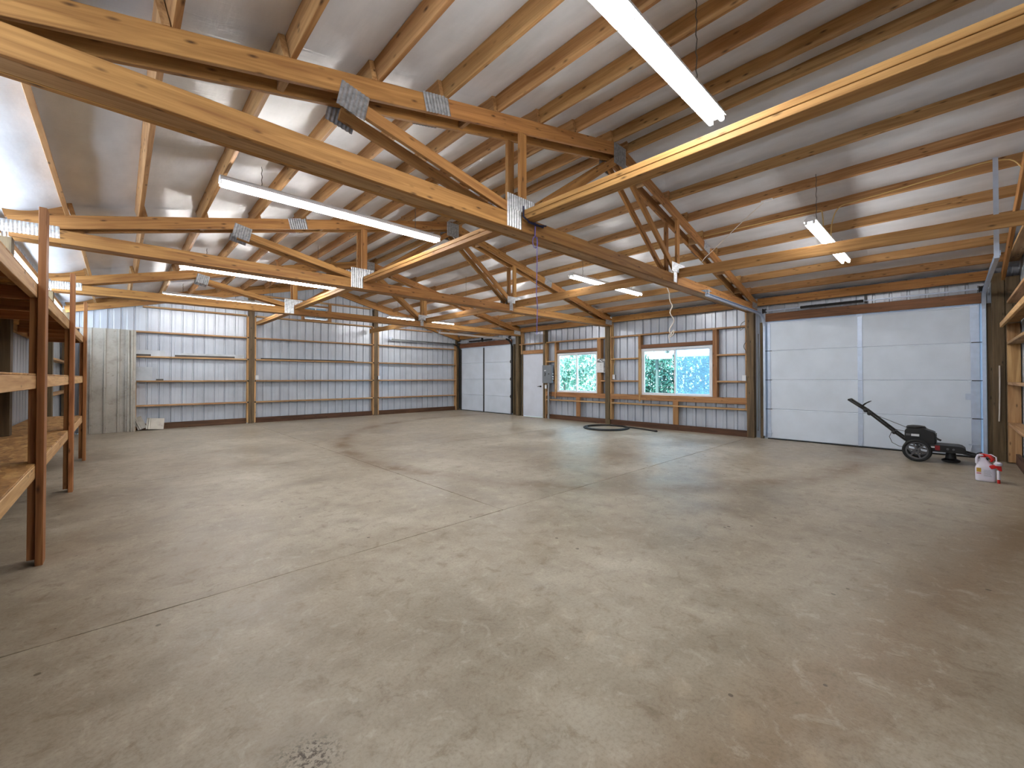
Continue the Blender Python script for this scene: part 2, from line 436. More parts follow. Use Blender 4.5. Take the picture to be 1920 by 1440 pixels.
# ------------------------------------------------------------------ ribbed siding
PITCHR = .2286
def rib(u):
    f = (u / PITCHR) % 1.0
    return f
def siding(parent, axis, plane, out, u0, u1, z0, z1, mat=None, name='siding_panel', start=None):
    """vertical ribbed sheets 0.914 m wide, ribs pressed outwards; z1 may be a function of u"""
    base = u0 if start is None else start
    k = math.floor((u0 - base) / .9144 + 1e-6)
    while base + k * .9144 < u1 - 1e-4:
        a, b = max(u0, base + k * .9144), min(u1, base + (k + 1) * .9144); k += 1
        us = [(a, 0.0), (b, 0.0)]
        i0 = math.floor((a - base) / PITCHR)
        for i in range(i0, i0 + 6):
            c = base + i * PITCHR + .075
            for du, o in ((-.022, 0), (-.014, .026), (.014, .026), (.022, 0), (.074, 0), (.080, .003), (.092, .003), (.098, 0)):
                if a < c + du < b: us.append((c + du, o))
        if callable(z1) and a < XC < b and axis == 0: us.append((XC, 0.0))
        us.sort()
        vs = []; fs = []
        for u, o in us:
            zt1 = z1(u) if callable(z1) else z1
            for z in (z0, zt1):
                vs.append((u, plane + out * o, z) if axis == 0 else (plane + out * o, u, z))
        for i in range(len(us) - 1):
            fs.append((2 * i, 2 * i + 2, 2 * i + 3, 2 * i + 1))
        obj(name, vs, fs, mat or SIDING, parent)

wall_far = struct('wall_far', (4.52, YF, 0), 'far gable wall of ribbed pale steel with timber girts')
wall_near = struct('wall_near', (4.52, YN, 0)); wall_left = struct('wall_left', (XL, 6.5, 0)); wall_right = struct('wall_right', (XR, 6.5, 0))

# far gable cladding with the small gable window opening
GWX0, GWX1, GWZ0, GWZ1 = 4.08, 4.78, 3.10, 3.46
siding(wall_far, 0, YF, 1, XL, GWX0, 0, zroof, start=XL); siding(wall_far, 0, YF, 1, GWX1, XR, 0, zroof, start=XL)
siding(wall_far, 0, YF, 1, GWX0, GWX1, 0, GWZ0, start=XL); siding(wall_far, 0, YF, 1, GWX0, GWX1, GWZ1, zroof, start=XL)
siding(wall_near, 0, YN, -1, XL, XR, 0, zroof, start=XL)
siding(wall_left, 1, XL, -1, YN, YF, 0, 2.52, start=YN)
eo = [(YN + i * (YF - YN) / 8) for i in range(9)]
for i in range(8):
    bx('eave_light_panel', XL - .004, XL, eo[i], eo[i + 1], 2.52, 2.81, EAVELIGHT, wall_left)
siding(wall_left, 1, XL, -1, YN, YF, 2.81, zroof(XL) + .02, start=YN)

D1 = (10.47, 13.43); D3 = (-.306, 2.656); DZ = 2.44
PD = (8.99, 9.853); PDZ = 2.045
W1 = (6.897, 8.385); W2 = (3.754, 5.53); WZ = (.825, 2.02)
ztop = zroof(XR) + .02
def wr(a, b, z0=0, z1=ztop): siding(wall_right, 1, XR, 1, a, b, z0, z1, start=YN)
wr(YN, D3[0]); wr(D3[0], D3[1], DZ); wr(D3[1], W2[0]); wr(W2[0], W2[1], 0, WZ[0]); wr(W2[0], W2[1], WZ[1]); wr(W2[1], W1[0])
wr(W1[0], W1[1], 0, WZ[0]); wr(W1[0], W1[1], WZ[1]); wr(W1[1], PD[0]); wr(PD[0], PD[1], PDZ); wr(PD[1], D1[0]); wr(D1[0], D1[1], DZ); wr(D1[1], YF)

# ------------------------------------------------------------------ roof
ceiling = struct('ceiling', (XC, 6.5, ZAP), 'pitched roof of timber purlins under white vinyl insulation')
LEFT = [-.405, .170, .745, 1.320, 1.895, 2.470, 3.045, 3.62, 4.36]
RIGHT = [4.70, 5.25, 5.84, 6.45, 7.04, 7.65, 8.25, 8.84, 9.42]
bays = [(PYN, TRY[0]), (TRY[0], TRY[1]), (TRY[1], TRY[2]), (TRY[2], PYF)]
for bi, (ya, yb) in enumerate(bays):
    sh = .021 if bi % 2 == 0 else -.021
    a = ya - (.11 if bi else 0); b = yb + (.11 if bi < 3 else 0)
    for x in LEFT + RIGHT:
        xx = x + sh; s = 1 if x < XC else -1
        dz = (R.random() - .5) * .004
        beam('purlin', (xx, a, zt(xx) + .066 + dz), (xx, b, zt(xx) + .066 + dz), .038, .135, W_PURLIN, ceiling, (-SLOPE * s, 0, 1))
# insulation: strips that sag between the purlins
def sag(x, y):
    pl = [XL - .05] + LEFT + RIGHT + [XR + .05]
    for i in range(len(pl) - 1):
        if pl[i] <= x <= pl[i + 1]:
            f = (x - pl[i]) / (pl[i + 1] - pl[i]); wd = pl[i + 1] - pl[i]
            edge = i == 0 or i == len(pl) - 2
            s = math.sin(math.pi * f) * (.016 if not edge else .05) * min(1, wd / .5)
            return s * (1 + .35 * math.sin(y * 5.1 + i * 2.3) + .2 * math.sin(y * 11.7 + i))
    return 0
for side in (0, 1):
    xa, xb = (XL - .02, XC) if side == 0 else (XC, XR + .02)
    nstr = 8; dy = (YF - YN) / nstr
    for k in range(nstr):
        y0, y1 = YN + k * dy, YN + (k + 1) * dy; nx, ny = 72, 8; vs = []; fs = []
        for j in range(ny + 1):
            y = y0 + (y1 - y0) * j / ny
            seam = -.010 if j in (0, ny) else 0
            for i in range(nx + 1):
                x = xa + (xb - xa) * i / nx
                vs.append((x, y, zroof(x) + .004 - sag(x, y) + seam))
        for j in range(ny):
            for i in range(nx):
                q = j * (nx + 1) + i; fs.append((q, q + nx + 1, q + nx + 2, q + 1))
        obj('insulation_blanket', vs, fs, INSUL, ceiling, True)
# opaque roof skin above the blanket
for side in (0, 1):
    xa, xb = (XL - .3, XC) if side == 0 else (XC, XR + .3)
    b = MB(); b.v = [(xa, YN - .3, zroof(xa) + .05), (xb, YN - .3, zroof(xb) + .05), (xb, YF + .3, zroof(xb) + .05), (xa, YF + .3, zroof(xa) + .05)]
    b.f = [(0, 1, 2, 3)]; b.build('roof_sheet', M['galvanised_dull'], ceiling)
# eave boards and the blocking between eave and first purlin
for (ya, yb) in bays:
    bx('eave_board', 9.80, 9.838, ya + .115, yb - .115, 2.79, 2.945, W_TRUSS, wall_right)
for y in TRY:
    for x0, x1 in ((-.86, -.43), (9.45, 9.84)):
        beam('eave_blocking', (x0, y - .02, zt(x0) + .068), (x1, y - .02, zt(x1) + .068), .038, .13, W_TRUSS, ceiling)

# ------------------------------------------------------------------ trusses
def plate(parent, cx, y, cz, lx, lz, ang=0.0, facing=-1):
    """corrugated connector plate lying in the truss plane"""
    n = max(4, int(lx / .028)); vs = []; fs = []
    ca, sa = math.cos(ang), math.sin(ang)
    for i in range(2 * n + 1):
        u = -lx / 2 + lx * i / (2 * n); d = .008 if i % 2 else .001
        for wz in (-lz / 2, lz / 2):
            vs.append((u * ca - wz * sa, facing * d, u * sa + wz * ca))
    for i in range(2 * n): fs.append((2 * i, 2 * i + 2, 2 * i + 3, 2 * i + 1))
    me = bpy.data.meshes.new('connector_plate'); me.from_pydata(vs, [], fs); me.materials.append(PLATE)
    o = link('connector_plate', me, parent, loc=(cx, y, cz))
    return o
XA, XB = 2.80, 6.13
tlabels = ['doubled timber roof truss nearest the camera, landing beside the large white garage door',
           'middle doubled timber roof truss, landing on the post between the two windows',
           'farthest free-standing timber roof truss, landing beside the small white entry door']
for ti, Y in enumerate(TRY):
    tr = thing('roof_truss', tlabels[ti], 'truss', (XC, Y, 2.68), 'doubled roof trusses across the barn')
    for si, sy in enumerate((-1, 1)):
        yc = Y + sy * .089; yf = yc + sy * .019
        # bottom chord (spliced at the inner panel points)
        cuts = [PXL - .02, 2.79, 6.10, PXR + .05]
        for a, b in zip(cuts[:-1], cuts[1:]):
            beam('bottom_chord', (a + .001, yc, 2.752), (b - .001, yc, 2.752), .038, .142, W_TRUSS, tr)
        cd_ = .140 / math.cos(math.atan(SLOPE)) / 2
        for x0, x1, sp in ((PXL - .02, XC, 1.84), (XC, PXR + .05, 7.20)):
            for a, b in ((x0, sp), (sp, x1)):
                beam('top_chord', (a, yc - sy * .002, zt(a) - cd_), (b, yc - sy * .002, zt(b) - cd_), .034, .140, W_TRUSS, tr)
        yw = yc - sy * .001
        beam('web', (1.14, yw, 3.18), (2.66, yw, 2.86), .036, .089, W_TRUSS, tr)
        beam('web', (XA + .02, yw, 2.83), (XA + .02, yw, zt(XA) - .145), .036, .089, W_TRUSS, tr, (1, 0, 0))
        beam('web', (2.96, yw, 2.90), (4.47, yw, 3.98), .036, .089, W_TRUSS, tr)
        beam('web', (6.02, yw, 2.90), (4.57, yw, 3.98), .036, .089, W_TRUSS, tr)
        beam('web', (XB, yw, 2.83), (XB, yw, zt(XB) - .145), .036, .089, W_TRUSS, tr, (1, 0, 0))
        an = math.atan(SLOPE)
        plate(tr, 2.79, yf, 2.93, .37, .14, 0, sy); plate(tr, 2.70, yf, 2.775, .19, .17, 0, sy)
        plate(tr, 6.12, yf, 2.925, .42, .14, 0, sy); plate(tr, 6.02, yf, 2.775, .10, .15, 0, sy)
        plate(tr, XC, yf, 4.04, .27, .26, 0, sy)
        plate(tr, 1.16, yf, 3.185, .20, .18, -.21, sy)
        plate(tr, 1.84, yf, zt(1.84) - .07, .24, .15, an, sy); plate(tr, 7.20, yf, zt(7.2) - .07, .24, .15, -an, sy)
        plate(tr, -.675, yf, 2.785, .42, .125, .03, sy); plate(tr, 9.66, yf, 2.785, .30, .125, -.03, sy)
    # flat filler board closing the gap between the plies from below
    for a, b in ((-.46, 1.42), (1.424, 4.1), (4.104, 7.0), (7.004, PXR)):
        bx('filler_board', a, b, Y - .069, Y + .069, 2.684, 2.722, W_POST if False else W_GIRT, tr)
    for x in (.75, 2.2, 5.2, 6.9, 8.1, 9.0):
        bx('spacer_block', x - .019, x + .019, Y - .069, Y + .069, zt(x) - .13, zt(x) - .02, W_GIRT, tr)

# lateral braces running down the barn over the bottom chords
bl = ['nearest', 'second', 'third', 'farthest']
for bi, (ya, yb) in enumerate(bays):
    a, b = ya + (.115 if bi else .02), yb - (.115 if bi < 3 else .02)
    whereA = ['nearest the camera', 'between the nearest and middle trusses', 'between the middle and far trusses', 'between the far truss and the gable wall post'][bi]
    t_ = thing('lateral_brace', 'pale doubled plank brace on left row, ' + whereA, 'brace', (2.87, (a + b) / 2, 2.79), 'lengthwise ceiling braces')
    za = 2.79
    if bi == 3: za = 2.77
    bx('plank', 2.80, 2.94, a, b, za + .044, za + .088, W_BRACE, t_); bx('plank', 2.805, 2.935, a, b, za - .002, za + .042, W_BRACE, t_)
    t_ = thing('lateral_brace', 'brown plank brace on the right row, ' + whereA, 'brace', (6.15, (a + b) / 2, 2.78), 'lengthwise ceiling braces')
    z0, z1 = (2.775, 2.855) if bi == 0 else (2.85, 2.85)
    beam('plank', (6.15, a, z0), (6.15, b, z1), .038, .138, W_BRACE, t_)

# ------------------------------------------------------------------ far gable framing
def zr_in(x): return zt(x) - .03
rk = .145
for x0, x1 in ((PXL - .1, XC), (XC, PXR + .1)):
    beam('rake_board', (x0, PYF - .02, zt(x0) - .075), (x1, PYF - .02, zt(x1) - .075), .038, .145, W_TRUSS, wall_far)
    beam('rake_board', (x0, YF - .03, zt(x0) + .06), (x1, YF - .03, zt(x1) + .06), .038, .13, W_TRUSS, wall_far)
    beam('rake_board', (x0, PYN + .02, zt(x0) - .075), (x1, PYN + .02, zt(x1) - .075), .038, .145, W_TRUSS, wall_near)
for x in (2.70, 6.375):
    bx('post', x - .07, x + .07, PYF - .005, PYF + .135, 0, zt(x) - .15, W_POST, wall_far)
    bx('post', x - .07, x + .07, YN + .005, YN + .14, 0, zt(x) - .15, W_POST, wall_near)
    for s in (-1, 1):
        xx = x + s * .09
        for za, zb in ((.02, .57), (.61, 1.17), (1.21, 1.77), (1.81, 2.38), (2.42, 3.0)):
            bx('nailer', xx - .019, xx + .019, PYF, PYF + .13, za, zb, W_NAIL, wall_far)
for x in (PXL - .07, PXR + .07):
    bx('post', x - .07, x + .07, PYF + .0, PYF + .135, 0, 2.80, W_POST, wall_far)
spans = [(PXL + .02, 2.59), (2.81, 6.265), (6.485, PXR - .02)]
for si, (a, b) in enumerate(spans):
    for z in (.59, 1.19, 1.79, 2.40, 3.02, 3.62):
        aa, bb = a, b
        if z > 2.9:
            lim = (zt(XC) - .17 - z) / SLOPE
            aa, bb = max(a, XC - lim), min(b, XC + lim)
            if bb - aa < .4: continue
        if si == 0 and z < 2.0: aa = .30
        bx('girt', aa, bb, PYF + .002, PYF + .135, z - .019, z + .019, W_GIRT, wall_far)
    bx('sill_board', (a if si else .30), b, PYF + .05, PYF + .10, .0, .15, W_SILL, wall_far)
bx('nailer', .262, .30, PYF, PYF + .13, .0, 1.17, W_NAIL, wall_far)
bx('nailer', PXR - .06, PXR - .022, PYF, PYF + .13, 0, 2.62, W_NAIL, wall_far)
# framing around the gable window
for x in (4.00, 4.80):
    bx('stud', x - .0, x + .09, PYF + .01, PYF + .05, 3.04, 3.60, W_STUD, wall_far)
bx('stud', 4.02, 4.86, PYF + .01, PYF + .05, 3.47, 3.52, W_STUD, wall_far)
bx('stud', 4.02, 4.86, PYF + .01, PYF + .05, 3.04, 3.085, W_STUD, wall_far)

window_3 = struct('window_3', (4.43, YF - .05, GWZ0), 'small two-pane gable window below the ridge')
for z0, z1 in ((GWZ0, GWZ0 + .03), (GWZ1 - .03, GWZ1)):
    bx('window_frame', GWX0, GWX1, YF - .08, YF - .03, z0, z1, M['vinyl_white'], window_3)
for x in (GWX0, 4.41, GWX1 - .03):
    bx('window_frame', x, x + .03, YF - .08, YF - .03, GWZ0 + .03, GWZ1 - .03, M['vinyl_white'], window_3)
for x0, x1 in ((GWX0 + .03, 4.41), (4.44, GWX1 - .03)):
    bx('pane', x0, x1, YF - .058, YF - .052, GWZ0 + .03, GWZ1 - .03, DIMGLASS, window_3)

# ------------------------------------------------------------------ near gable framing (right edge of the view)
bx('post', 9.70, 9.84, YN + .005, YN + .145, 0, 2.80, W_POST, wall_near)
for za, zb in ((.02, .57), (.61, 1.17), (1.21, 1.77), (1.81, 2.08)):
    bx('nailer', 9.62, 9.658, YN + .01, PYN, za, zb, W_NAIL, wall_near)
for z in (.59, 1.19, 1.79, 2.40, 3.02):
    for a, b in ((6.45, 9.62), (2.78, 6.30), (PXL, 2.62)):
        bx('girt', a, b, YN + .01, PYN, z - .019, z + .019, W_GIRT, wall_near)
bx('sill_board', 6.45, 9.7, YN + .03, YN + .07, 0, .15, W_SILL, wall_near)

# ------------------------------------------------------------------ right wall framing
GX0, GX1 = 9.80, 9.93
for yc in TRY:
    y = yc + .02
    bx('post', PXR, PXR + .14, y - .07, y + .07, 0, 2.678, W_POST, wall_right)
    bx('post', PXR + .05, PXR + .14, y - .069, y + .069, 2.68, 2.88, W_POST, wall_right)
bx('post', PXR, PXR + .14, -.56, -.43, 0, 2.88, W_POST, wall_right)
def nail_col(y0, y1, zs):
    for a, b in zs: bx('nailer', GX0, GX1, y0, y1, a, b, W_NAIL, wall_right)
ZS = ((.16, .568), (.607, 1.17), (1.21, 1.765), (1.805, 2.37), (2.41, 2.78))
def girt(y0, y1, z): bx('girt', GX0, GX1, y0, y1, z - .019, z + .019, W_GIRT, wall_right)
def window_bay(y0, y1, win, jl, jr, crip, near_open=True):
    """framing between posts at y0 < y1 around a window; jl/jr: far and near jack studs"""
    girt(y0, y1, 2.39)
    girt(y0, y1, .588)
    bx('sill_board', GX0 + .02, GX0 + .06, y0, y1, 0, .135, W_SILL, wall_right)
    bx('ledger', GX0 - .002, GX0 + .036, y0, y1, .70, .838, W_STUD, wall_right)
    for a, b in (jl, jr):
        bx('jack_stud', GX0 + .005, GX1, a, b, .84, 2.371, W_STUD, wall_right)
    bx('jack_stud', GX0 - .03, GX0 - .003, jl[0], jl[0] + .04, .66, 2.02, W_NAIL, wall_right)
    bx('window_header', GX0 + .01, GX1, jr[1], jl[0], 2.035, 2.125, W_HEAD, wall_right)
    bx('cripple_stud', GX0, GX0 + .038, crip[0], crip[1], .14, .568, W_STUD, wall_right)
    bx('cripple_stud', GX0, GX0 + .038, crip[0], crip[1], .608, .70, W_STUD, wall_right)
Pn, Pm, Pf = TRY[0] + .09, TRY[1] + .09, TRY[2] + .09
window_bay(Pn + .0, TRY[1] - .05, W2, (5.53, 5.60), (3.64, 3.735), (4.54, 4.67))
for z in (1.19, 1.785):
    girt(Pn, 3.64, z); girt(5.60, TRY[1] - .05, z)
nail_col(Pn, Pn + .036, ((.608, .70), (.84, 1.17), (1.21, 1.765), (1.805, 2.37), (2.41, 2.78)))
nail_col(TRY[1] - .092, TRY[1] - .052, ((.136, .568), (.608, .70), (.84, 1.17), (1.21, 1.765), (1.805, 2.37), (2.41, 2.78)))
window_bay(Pm, 8.80, W1, (8.385, 8.46), (6.75, 6.88), (7.48, 7.62))
girt(8.93, TRY[2] - .05, 2.39)
for z in (1.19, 1.785):
    girt(Pm, 6.75, z); girt(8.46, 8.80, z)
bx('door_stud', GX0 - .01, GX1, 8.84, 8.93, 0, 2.78, W_POST, wall_right)
bx('door_stud', GX0 - .005, GX1, 8.80, 8.838, 0, 2.37, W_NAIL, wall_right)
bx('door_stud', GX0, GX1, 9.862, 9.90, 0, 2.37, W_POST, wall_right)
bx('door_header', GX0, GX1, 8.93, 9.86, 2.06, 2.18, W_STUD, wall_right)
nail_col(9.90, 9.94, ((2.06, 2.37), (2.41, 2.78)))

# windows: white sliding windows with a screen over the near half
def slider(idx, y0, y1, screen_near, label):
    wn = struct('window_%d' % idx, (9.88, (y0 + y1) / 2, WZ[0]), label)
    x0, x1 = 9.845, 9.935; fw_ = .045
    bx('window_frame', x0, x1, y0, y1, WZ[0], WZ[0] + fw_, M['vinyl_white'], wn)
    bx('window_frame', x0, x1, y0, y1, WZ[1] - fw_, WZ[1], M['vinyl_white'], wn)
    bx('window_frame', x0, x1, y0, y0 + fw_, WZ[0] + fw_, WZ[1] - fw_, M['vinyl_white'], wn)
    bx('window_frame', x0, x1, y1 - fw_, y1, WZ[0] + fw_, WZ[1] - fw_, M['vinyl_white'], wn)
    mid = (y0 + y1) / 2
    for k, (a, b, xx) in enumerate(((y0 + fw_, mid + .02, x0 + .052), (mid - .02, y1 - fw_, x0 + .02))):
        s = .028
        for (ya, yb, za, zb) in ((a, b, WZ[0] + fw_, WZ[0] + fw_ + s), (a, b, WZ[1] - fw_ - s, WZ[1] - fw_), (a, a + s + .012, WZ[0] + fw_ + s, WZ[1] - fw_ - s), (b - s - .012, b, WZ[0] + fw_ + s, WZ[1] - fw_ - s)):
            bx('sash', xx - .013, xx + .013, ya, yb, za, zb, M['vinyl_white'], wn)
        bx('pane', xx - .002, xx + .002, a + s, b - s, WZ[0] + fw_ + s, WZ[1] - fw_ - s, GLASS, wn)
    if screen_near:
        bx('insect_screen', x1 - .006, x1 - .004, y0 + fw_, mid, WZ[0] + fw_, WZ[1] - fw_, SCREEN, wn)
    return wn
slider(1, W1[0], W1[1], False, 'white sliding window beside the entry door')
slider(2, W2[0], W2[1], True, 'larger white sliding window with screened near half')

# entry door
door_2 = struct('door_2', (9.86, 9.42, 0), 'plain white entry door with black lever')
bx('door_leaf', 9.835, 9.875, PD[0] + .01, PD[1] - .005, .012, PDZ - .01, M['panel_white'], door_2)
for a, b in ((PD[0] - .03, PD[0] + .008), (PD[1] - .004, PD[1] + .012)):
    bx('door_jamb', 9.83, 9.94, a, b, 0, PDZ + .012, M['panel_white'], door_2)
bx('door_jamb', 9.83, 9.94, PD[0], PD[1], PDZ - .008, PDZ + .012, M['panel_white'], door_2)
b = MB(); b.lathe([(.028, 0), (.028, .012), (.012, .016), (.012, .045), (.02, .05), (.02, .06)], (9.835, 9.06, 1.0), (-1, 0, 0), 14); b.tube([(9.78, 9.06, 1.0), (9.778, 9.10, 1.0), (9.78, 9.15, .995)], .010, 8)
b.build('door_lever', M['brass_black'], door_2, True)

# ------------------------------------------------------------------ sectional garage doors
def garage_door(idx, y0, y1, label, stile_mat, far):
    d = struct('door_%d' % idx, (9.90, (y0 + y1) / 2, 0), label)
    X = 9.885
    mid = 1.155 if not far else (y0 + y1) / 2 + .04
    for k in range(4):
        z0, z1 = .02 + k * .605, .02 + (k + 1) * .605
        b = MB()
        # section with stepped tongue-and-groove edges, two pressed panels
        b.prism([(X, z0 + .012), (X + .011, z0 + .002), (X + .012, z0), (X + .05, z0), (X + .05, z1), (X + .012, z1), (X + .011, z1 - .002), (X, z1 - .012)], 1, y0, y1)
        s = b.build('door_section', M['door_white'], d)
        wdt = .07
        for (a, c) in ((y0, y0 + (.10 if not far else .05)), (mid - wdt / 2, mid + wdt / 2), (y1 - .06, y1)):
            bx('stile', X - .010, X - .001, a, c, z0 + .004, z1 - .004, stile_mat, s)
        if k < 3:
            for yy in (y0 + .05, mid, y1 - .03):
                b = MB(); zz = z1 + .003
                b.box(X - .016, X - .010, yy - .022, yy + .022, zz - .05, zz + .05); b.tube([(X - .018, yy - .028, zz), (X - .018, yy + .028, zz)], .008, 8)
                b.build('hinge', M['galvanised'] if not far else M['dark_steel'], s)
            for yy, s2 in ((y0 - .01, -1), (y1 + .01, 1)):
                b = MB(); b.tube([(X - .03, yy - s2 * .10, z1), (X - .03, yy + s2 * .05, z1)], .006, 6); b.lathe([(.022, 0), (.022, .012)], (X - .03, yy + s2 * .03, z1), (0, s2, 0), 12)
                b.build('roller', M['dark_steel'], s)
    bx('bottom_seal', X - .004, X + .045, y0, y1, 0.0, .02, M['black_rubber'], d)
    bx('top_edge_rail', X - .012, X - .001, y0 + .02, y1 - .02, 2.40, 2.425, M['door_white'], d)
    # tracks: vertical run, bend, horizontal run into the barn
    for yy in (y0 - .045, y1 + .045):
        pts = [(9.855, yy, .06), (9.855, yy, 2.30)]
        for i in range(1, 9):
            an = math.pi / 2 * i / 8; pts.append((9.855 - .32 * (1 - math.cos(an)), yy, 2.30 + .30 * math.sin(an)))
        xe = 6.85
        pts += [(xe, yy, 2.615)]
        prof = [(-.025, -.02), (-.025, .02), (-.021, .02), (-.021, -.016), (.021, -.016), (.021, .02), (.025, .02), (.025, -.02)]
        sgn = 1 if yy < mid else -1
        n = len(pts); m = len(prof)
        for lo, hi, tm in ((0, n - 2, M['galvanised'] if not far else M['dark_steel']), (n - 2, n - 1, M['galvanised'] if not far else (M['fixture_white'] if yy < mid else M['galvanised_dull']))):  # far door's nearer horizontal run: light falling on it painted in as white
            b = MB()
            for i in range(lo, hi + 1):
                p = Vector(pts[i]); dv = (Vector(pts[min(i + 1, n - 1)]) - Vector(pts[max(0, i - 1)])).normalized(); nn = Vector((-dv.z, 0, dv.x))
                for a, c in prof: b.v.append(tuple(p + nn * a + Vector((0, sgn * c, 0))))
            for i in range(hi - lo):
                b.f += [(i * m + k, i * m + (k + 1) % m, (i + 1) * m + (k + 1) % m, (i + 1) * m + k) for k in range(m)]
            b.f += [tuple(range(m)), tuple((hi - lo) * m + k for k in range(m))]
            b.build('track', tm, d)
        # hanger of the horizontal run
        if not (not far and yy < 0):
            b = MB(); b.box(xe + .02, xe + .05, yy - .03, yy - .027, 2.60, 2.70); b.box(xe - .05, xe + .14, yy - .03, yy + .06, 2.677, 2.682)
            b.tube([(xe + .03, yy, 2.615), (xe - .06, yy, 2.68)], .008, 6); b.build('track_hanger', M['galvanised'], d)
    # angle brackets of the vertical tracks, floor jambs, header
    for a, c in ((y0 - .13, y0 - .075), (y1 + .075, y1 + .13)):
        bx('door_jamb', 9.86, 9.94, a, c, 0, 2.44, W_POST, d)
    bx('door_header', 9.84, 9.878, y0 - .02, y1 + .02, 2.45, 2.615, W_HEAD, d)
    b = MB(); b.tube([(9.77, y0 - .10, 2.665), (9.77, y1 + .10, 2.665)], .0125, 10); b.build('torsion_shaft', M['galvanised'], d)
    b = MB(); ya, yb = (1.087, 2.043) if not far else (y0 + .9, y1 - .7); nt = 90
    pts = [(9.77 + .026 * math.cos(i * 1.0), ya + (yb - ya) * i / 280, 2.665 + .026 * math.sin(i * 1.0)) for i in range(281)]
    b.lathe([(.024, 0), (.024, yb - ya)], (9.77, ya, 2.665), (0, 1, 0), 12); b.tube(pts, .005, 4); b.build('torsion_spring', M['black_plastic'], d)
    for yy in (y0 - .02, y1 + .02):
        b = MB(); b.lathe([(.05, -.03), (.05, -.02), (.042, -.015), (.042, .015), (.05, .02), (.05, .03)], (9.77, yy, 2.665), (0, 1, 0), 16); b.box(9.765, 9.80, yy + .035, yy + .04, 2.60, 2.72); b.build('cable_drum', M['dark_steel'], d)
    b = MB(); yb_ = 1.06 if not far else mid; b.box(9.76, 9.84, yb_ - .015, yb_ + .015, 2.63, 2.76); b.build('spring_bracket', M['dark_steel'], d)
    if not far:
        for z in (.13,):
            b = MB(); b.box(X - .02, X - .010, y1 - .07, y1 - .0, z - .06, z + .06); b.tube([(X - .03, y1 - .10, z), (X - .03, y1 - .0, z)], .006, 6); b.build('corner_bracket', M['galvanised'], d)
        b = MB(); b.box(X - .03, X - .010, y0 + .0, y0 + .13, .20, .22); b.tube([(X - .03, y0 + .09, .21), (X - .05, y0 + .13, .06)], .006, 6); b.build('corner_bracket', M['galvanised'], d)
        b = MB(); b.box(X - .02, X - .011, y0 + .03, y0 + .16, .92, 1.02); b.build('lock_plate', M['galvanised'], d)
        b = MB(); b.box(X - .02, X - .010, mid - .02, mid + .02, .03, .09); b.box(X - .05, X - .018, mid - .012, mid + .012, .03, .05); b.build('lift_handle', M['galvanised'], d)
    return d
garage_door(1, D1[0], D1[1], 'far white sectional garage door with dark centre stile', M['dark_steel'], True)
garage_door(3, D3[0], D3[1], 'large white sectional garage door with galvanised stiles', M['galvanised'], False)
#PART2
# ------------------------------------------------------------------ strip lights
def strip_light(x0, x1, y, label, z=3.105):
    z = z
    f = thing('strip_light', label, 'ceiling light', ((x0 + x1) / 2, y, z), 'hanging fluorescent strip lights')
    b = MB(); b.prism([(y - .062, z + .022), (y - .050, z + .028), (y - .018, z + .020), (y + .018, z + .020), (y + .050, z + .028), (y + .062, z + .022), (y + .056, z + .05), (y + .03, z + .075), (y - .03, z + .075), (y - .056, z + .05)], 0, x0, x1)
    b.build('housing', M['fixture_white'], f)
    xm = (x0 + x1) / 2
    for s in (-1, 1):
        for a, c in ((x0 + .02, xm - .012), (xm + .012, x1 - .02)):
            b = MB(); b.tube([(a, y + s * .038, z), (c, y + s * .038, z)], .0165, 12); b.build('tube_lamp', TUBE, f, True)
        for xx in (x0 + .004, xm - .006, x1 - .016):
            b = MB(); b.box(xx, xx + .012, y + s * .038 - .013, y + s * .038 + .013, z - .012, z + .026); b.build('lamp_holder', M['fixture_white'], f)
    for xx in (x0 + .35, x1 - .35):
        top = zt(xx) + .04; n = max(6, int((top - z - .07) / .03)); pts = []
        for i in range(n + 1):
            zz = z + .075 + (top - z - .075) * i / n
            pts.append((xx + (.003 if i % 2 else -.003), y + (.003 if i % 4 < 2 else -.003), zz))
        b = MB(); b.tube(pts, .0035, 5); b.build('chain', M['chain_steel'], f)
    return f
LY = [1.14, 4.72, 8.32, 11.80]
LL = ['largest strip light, at the top of the picture in front of the nearest truss', 'glowing strip light on the left between the nearest and middle trusses',
      'left-hand strip light between the middle and far trusses', 'thin far left strip light next to the gable wall']
LRb = ['strip light on the right partly hidden by a plank brace, before the garage door', 'right-hand strip light between the nearest and middle trusses',
       'right-hand strip light behind the middle truss, mostly hidden', 'far right-hand strip light near the gable wall']
for y, a, c, zl in zip(LY, LL, LRb, (3.105, 3.105, 3.022, 3.088)):
    strip_light(.67, 3.10, y, a, zl); strip_light(5.93, 8.36, y, c)

# ------------------------------------------------------------------ left wall: posts, girts and the storage shelf
for yc in TRY:
    bx('post', PXL - .14, PXL, yc - .07, yc + .07, 0, 2.678, W_POST, wall_left)
for a, b_ in ((PYN, TRY[0] - .07), (TRY[0] + .07, TRY[1] - .07), (TRY[1] + .07, TRY[2] - .07), (TRY[2] + .07, PYF)):
    for z in ((2.28,) if a < 10 else (.98, 1.60, 2.28)):
        bx('girt', XL + .02, PXL - .02, a, b_, z - .019, z + .019, W_GIRT, wall_left)
    bx('sill_board', XL + .03, XL + .07, a, b_, 0, .15, W_SILL, wall_left)
    bx('eave_sill', XL + .005, XL + .035, a, b_, 2.81, 2.88, W_TRUSS, wall_left)
SH = thing('storage_shelf', 'long three-tier timber storage shelf with strand board decks along the left wall', 'shelf', (-.6, 5.5, 0))
SP = [1.85, 4.32, 6.80, 9.22]
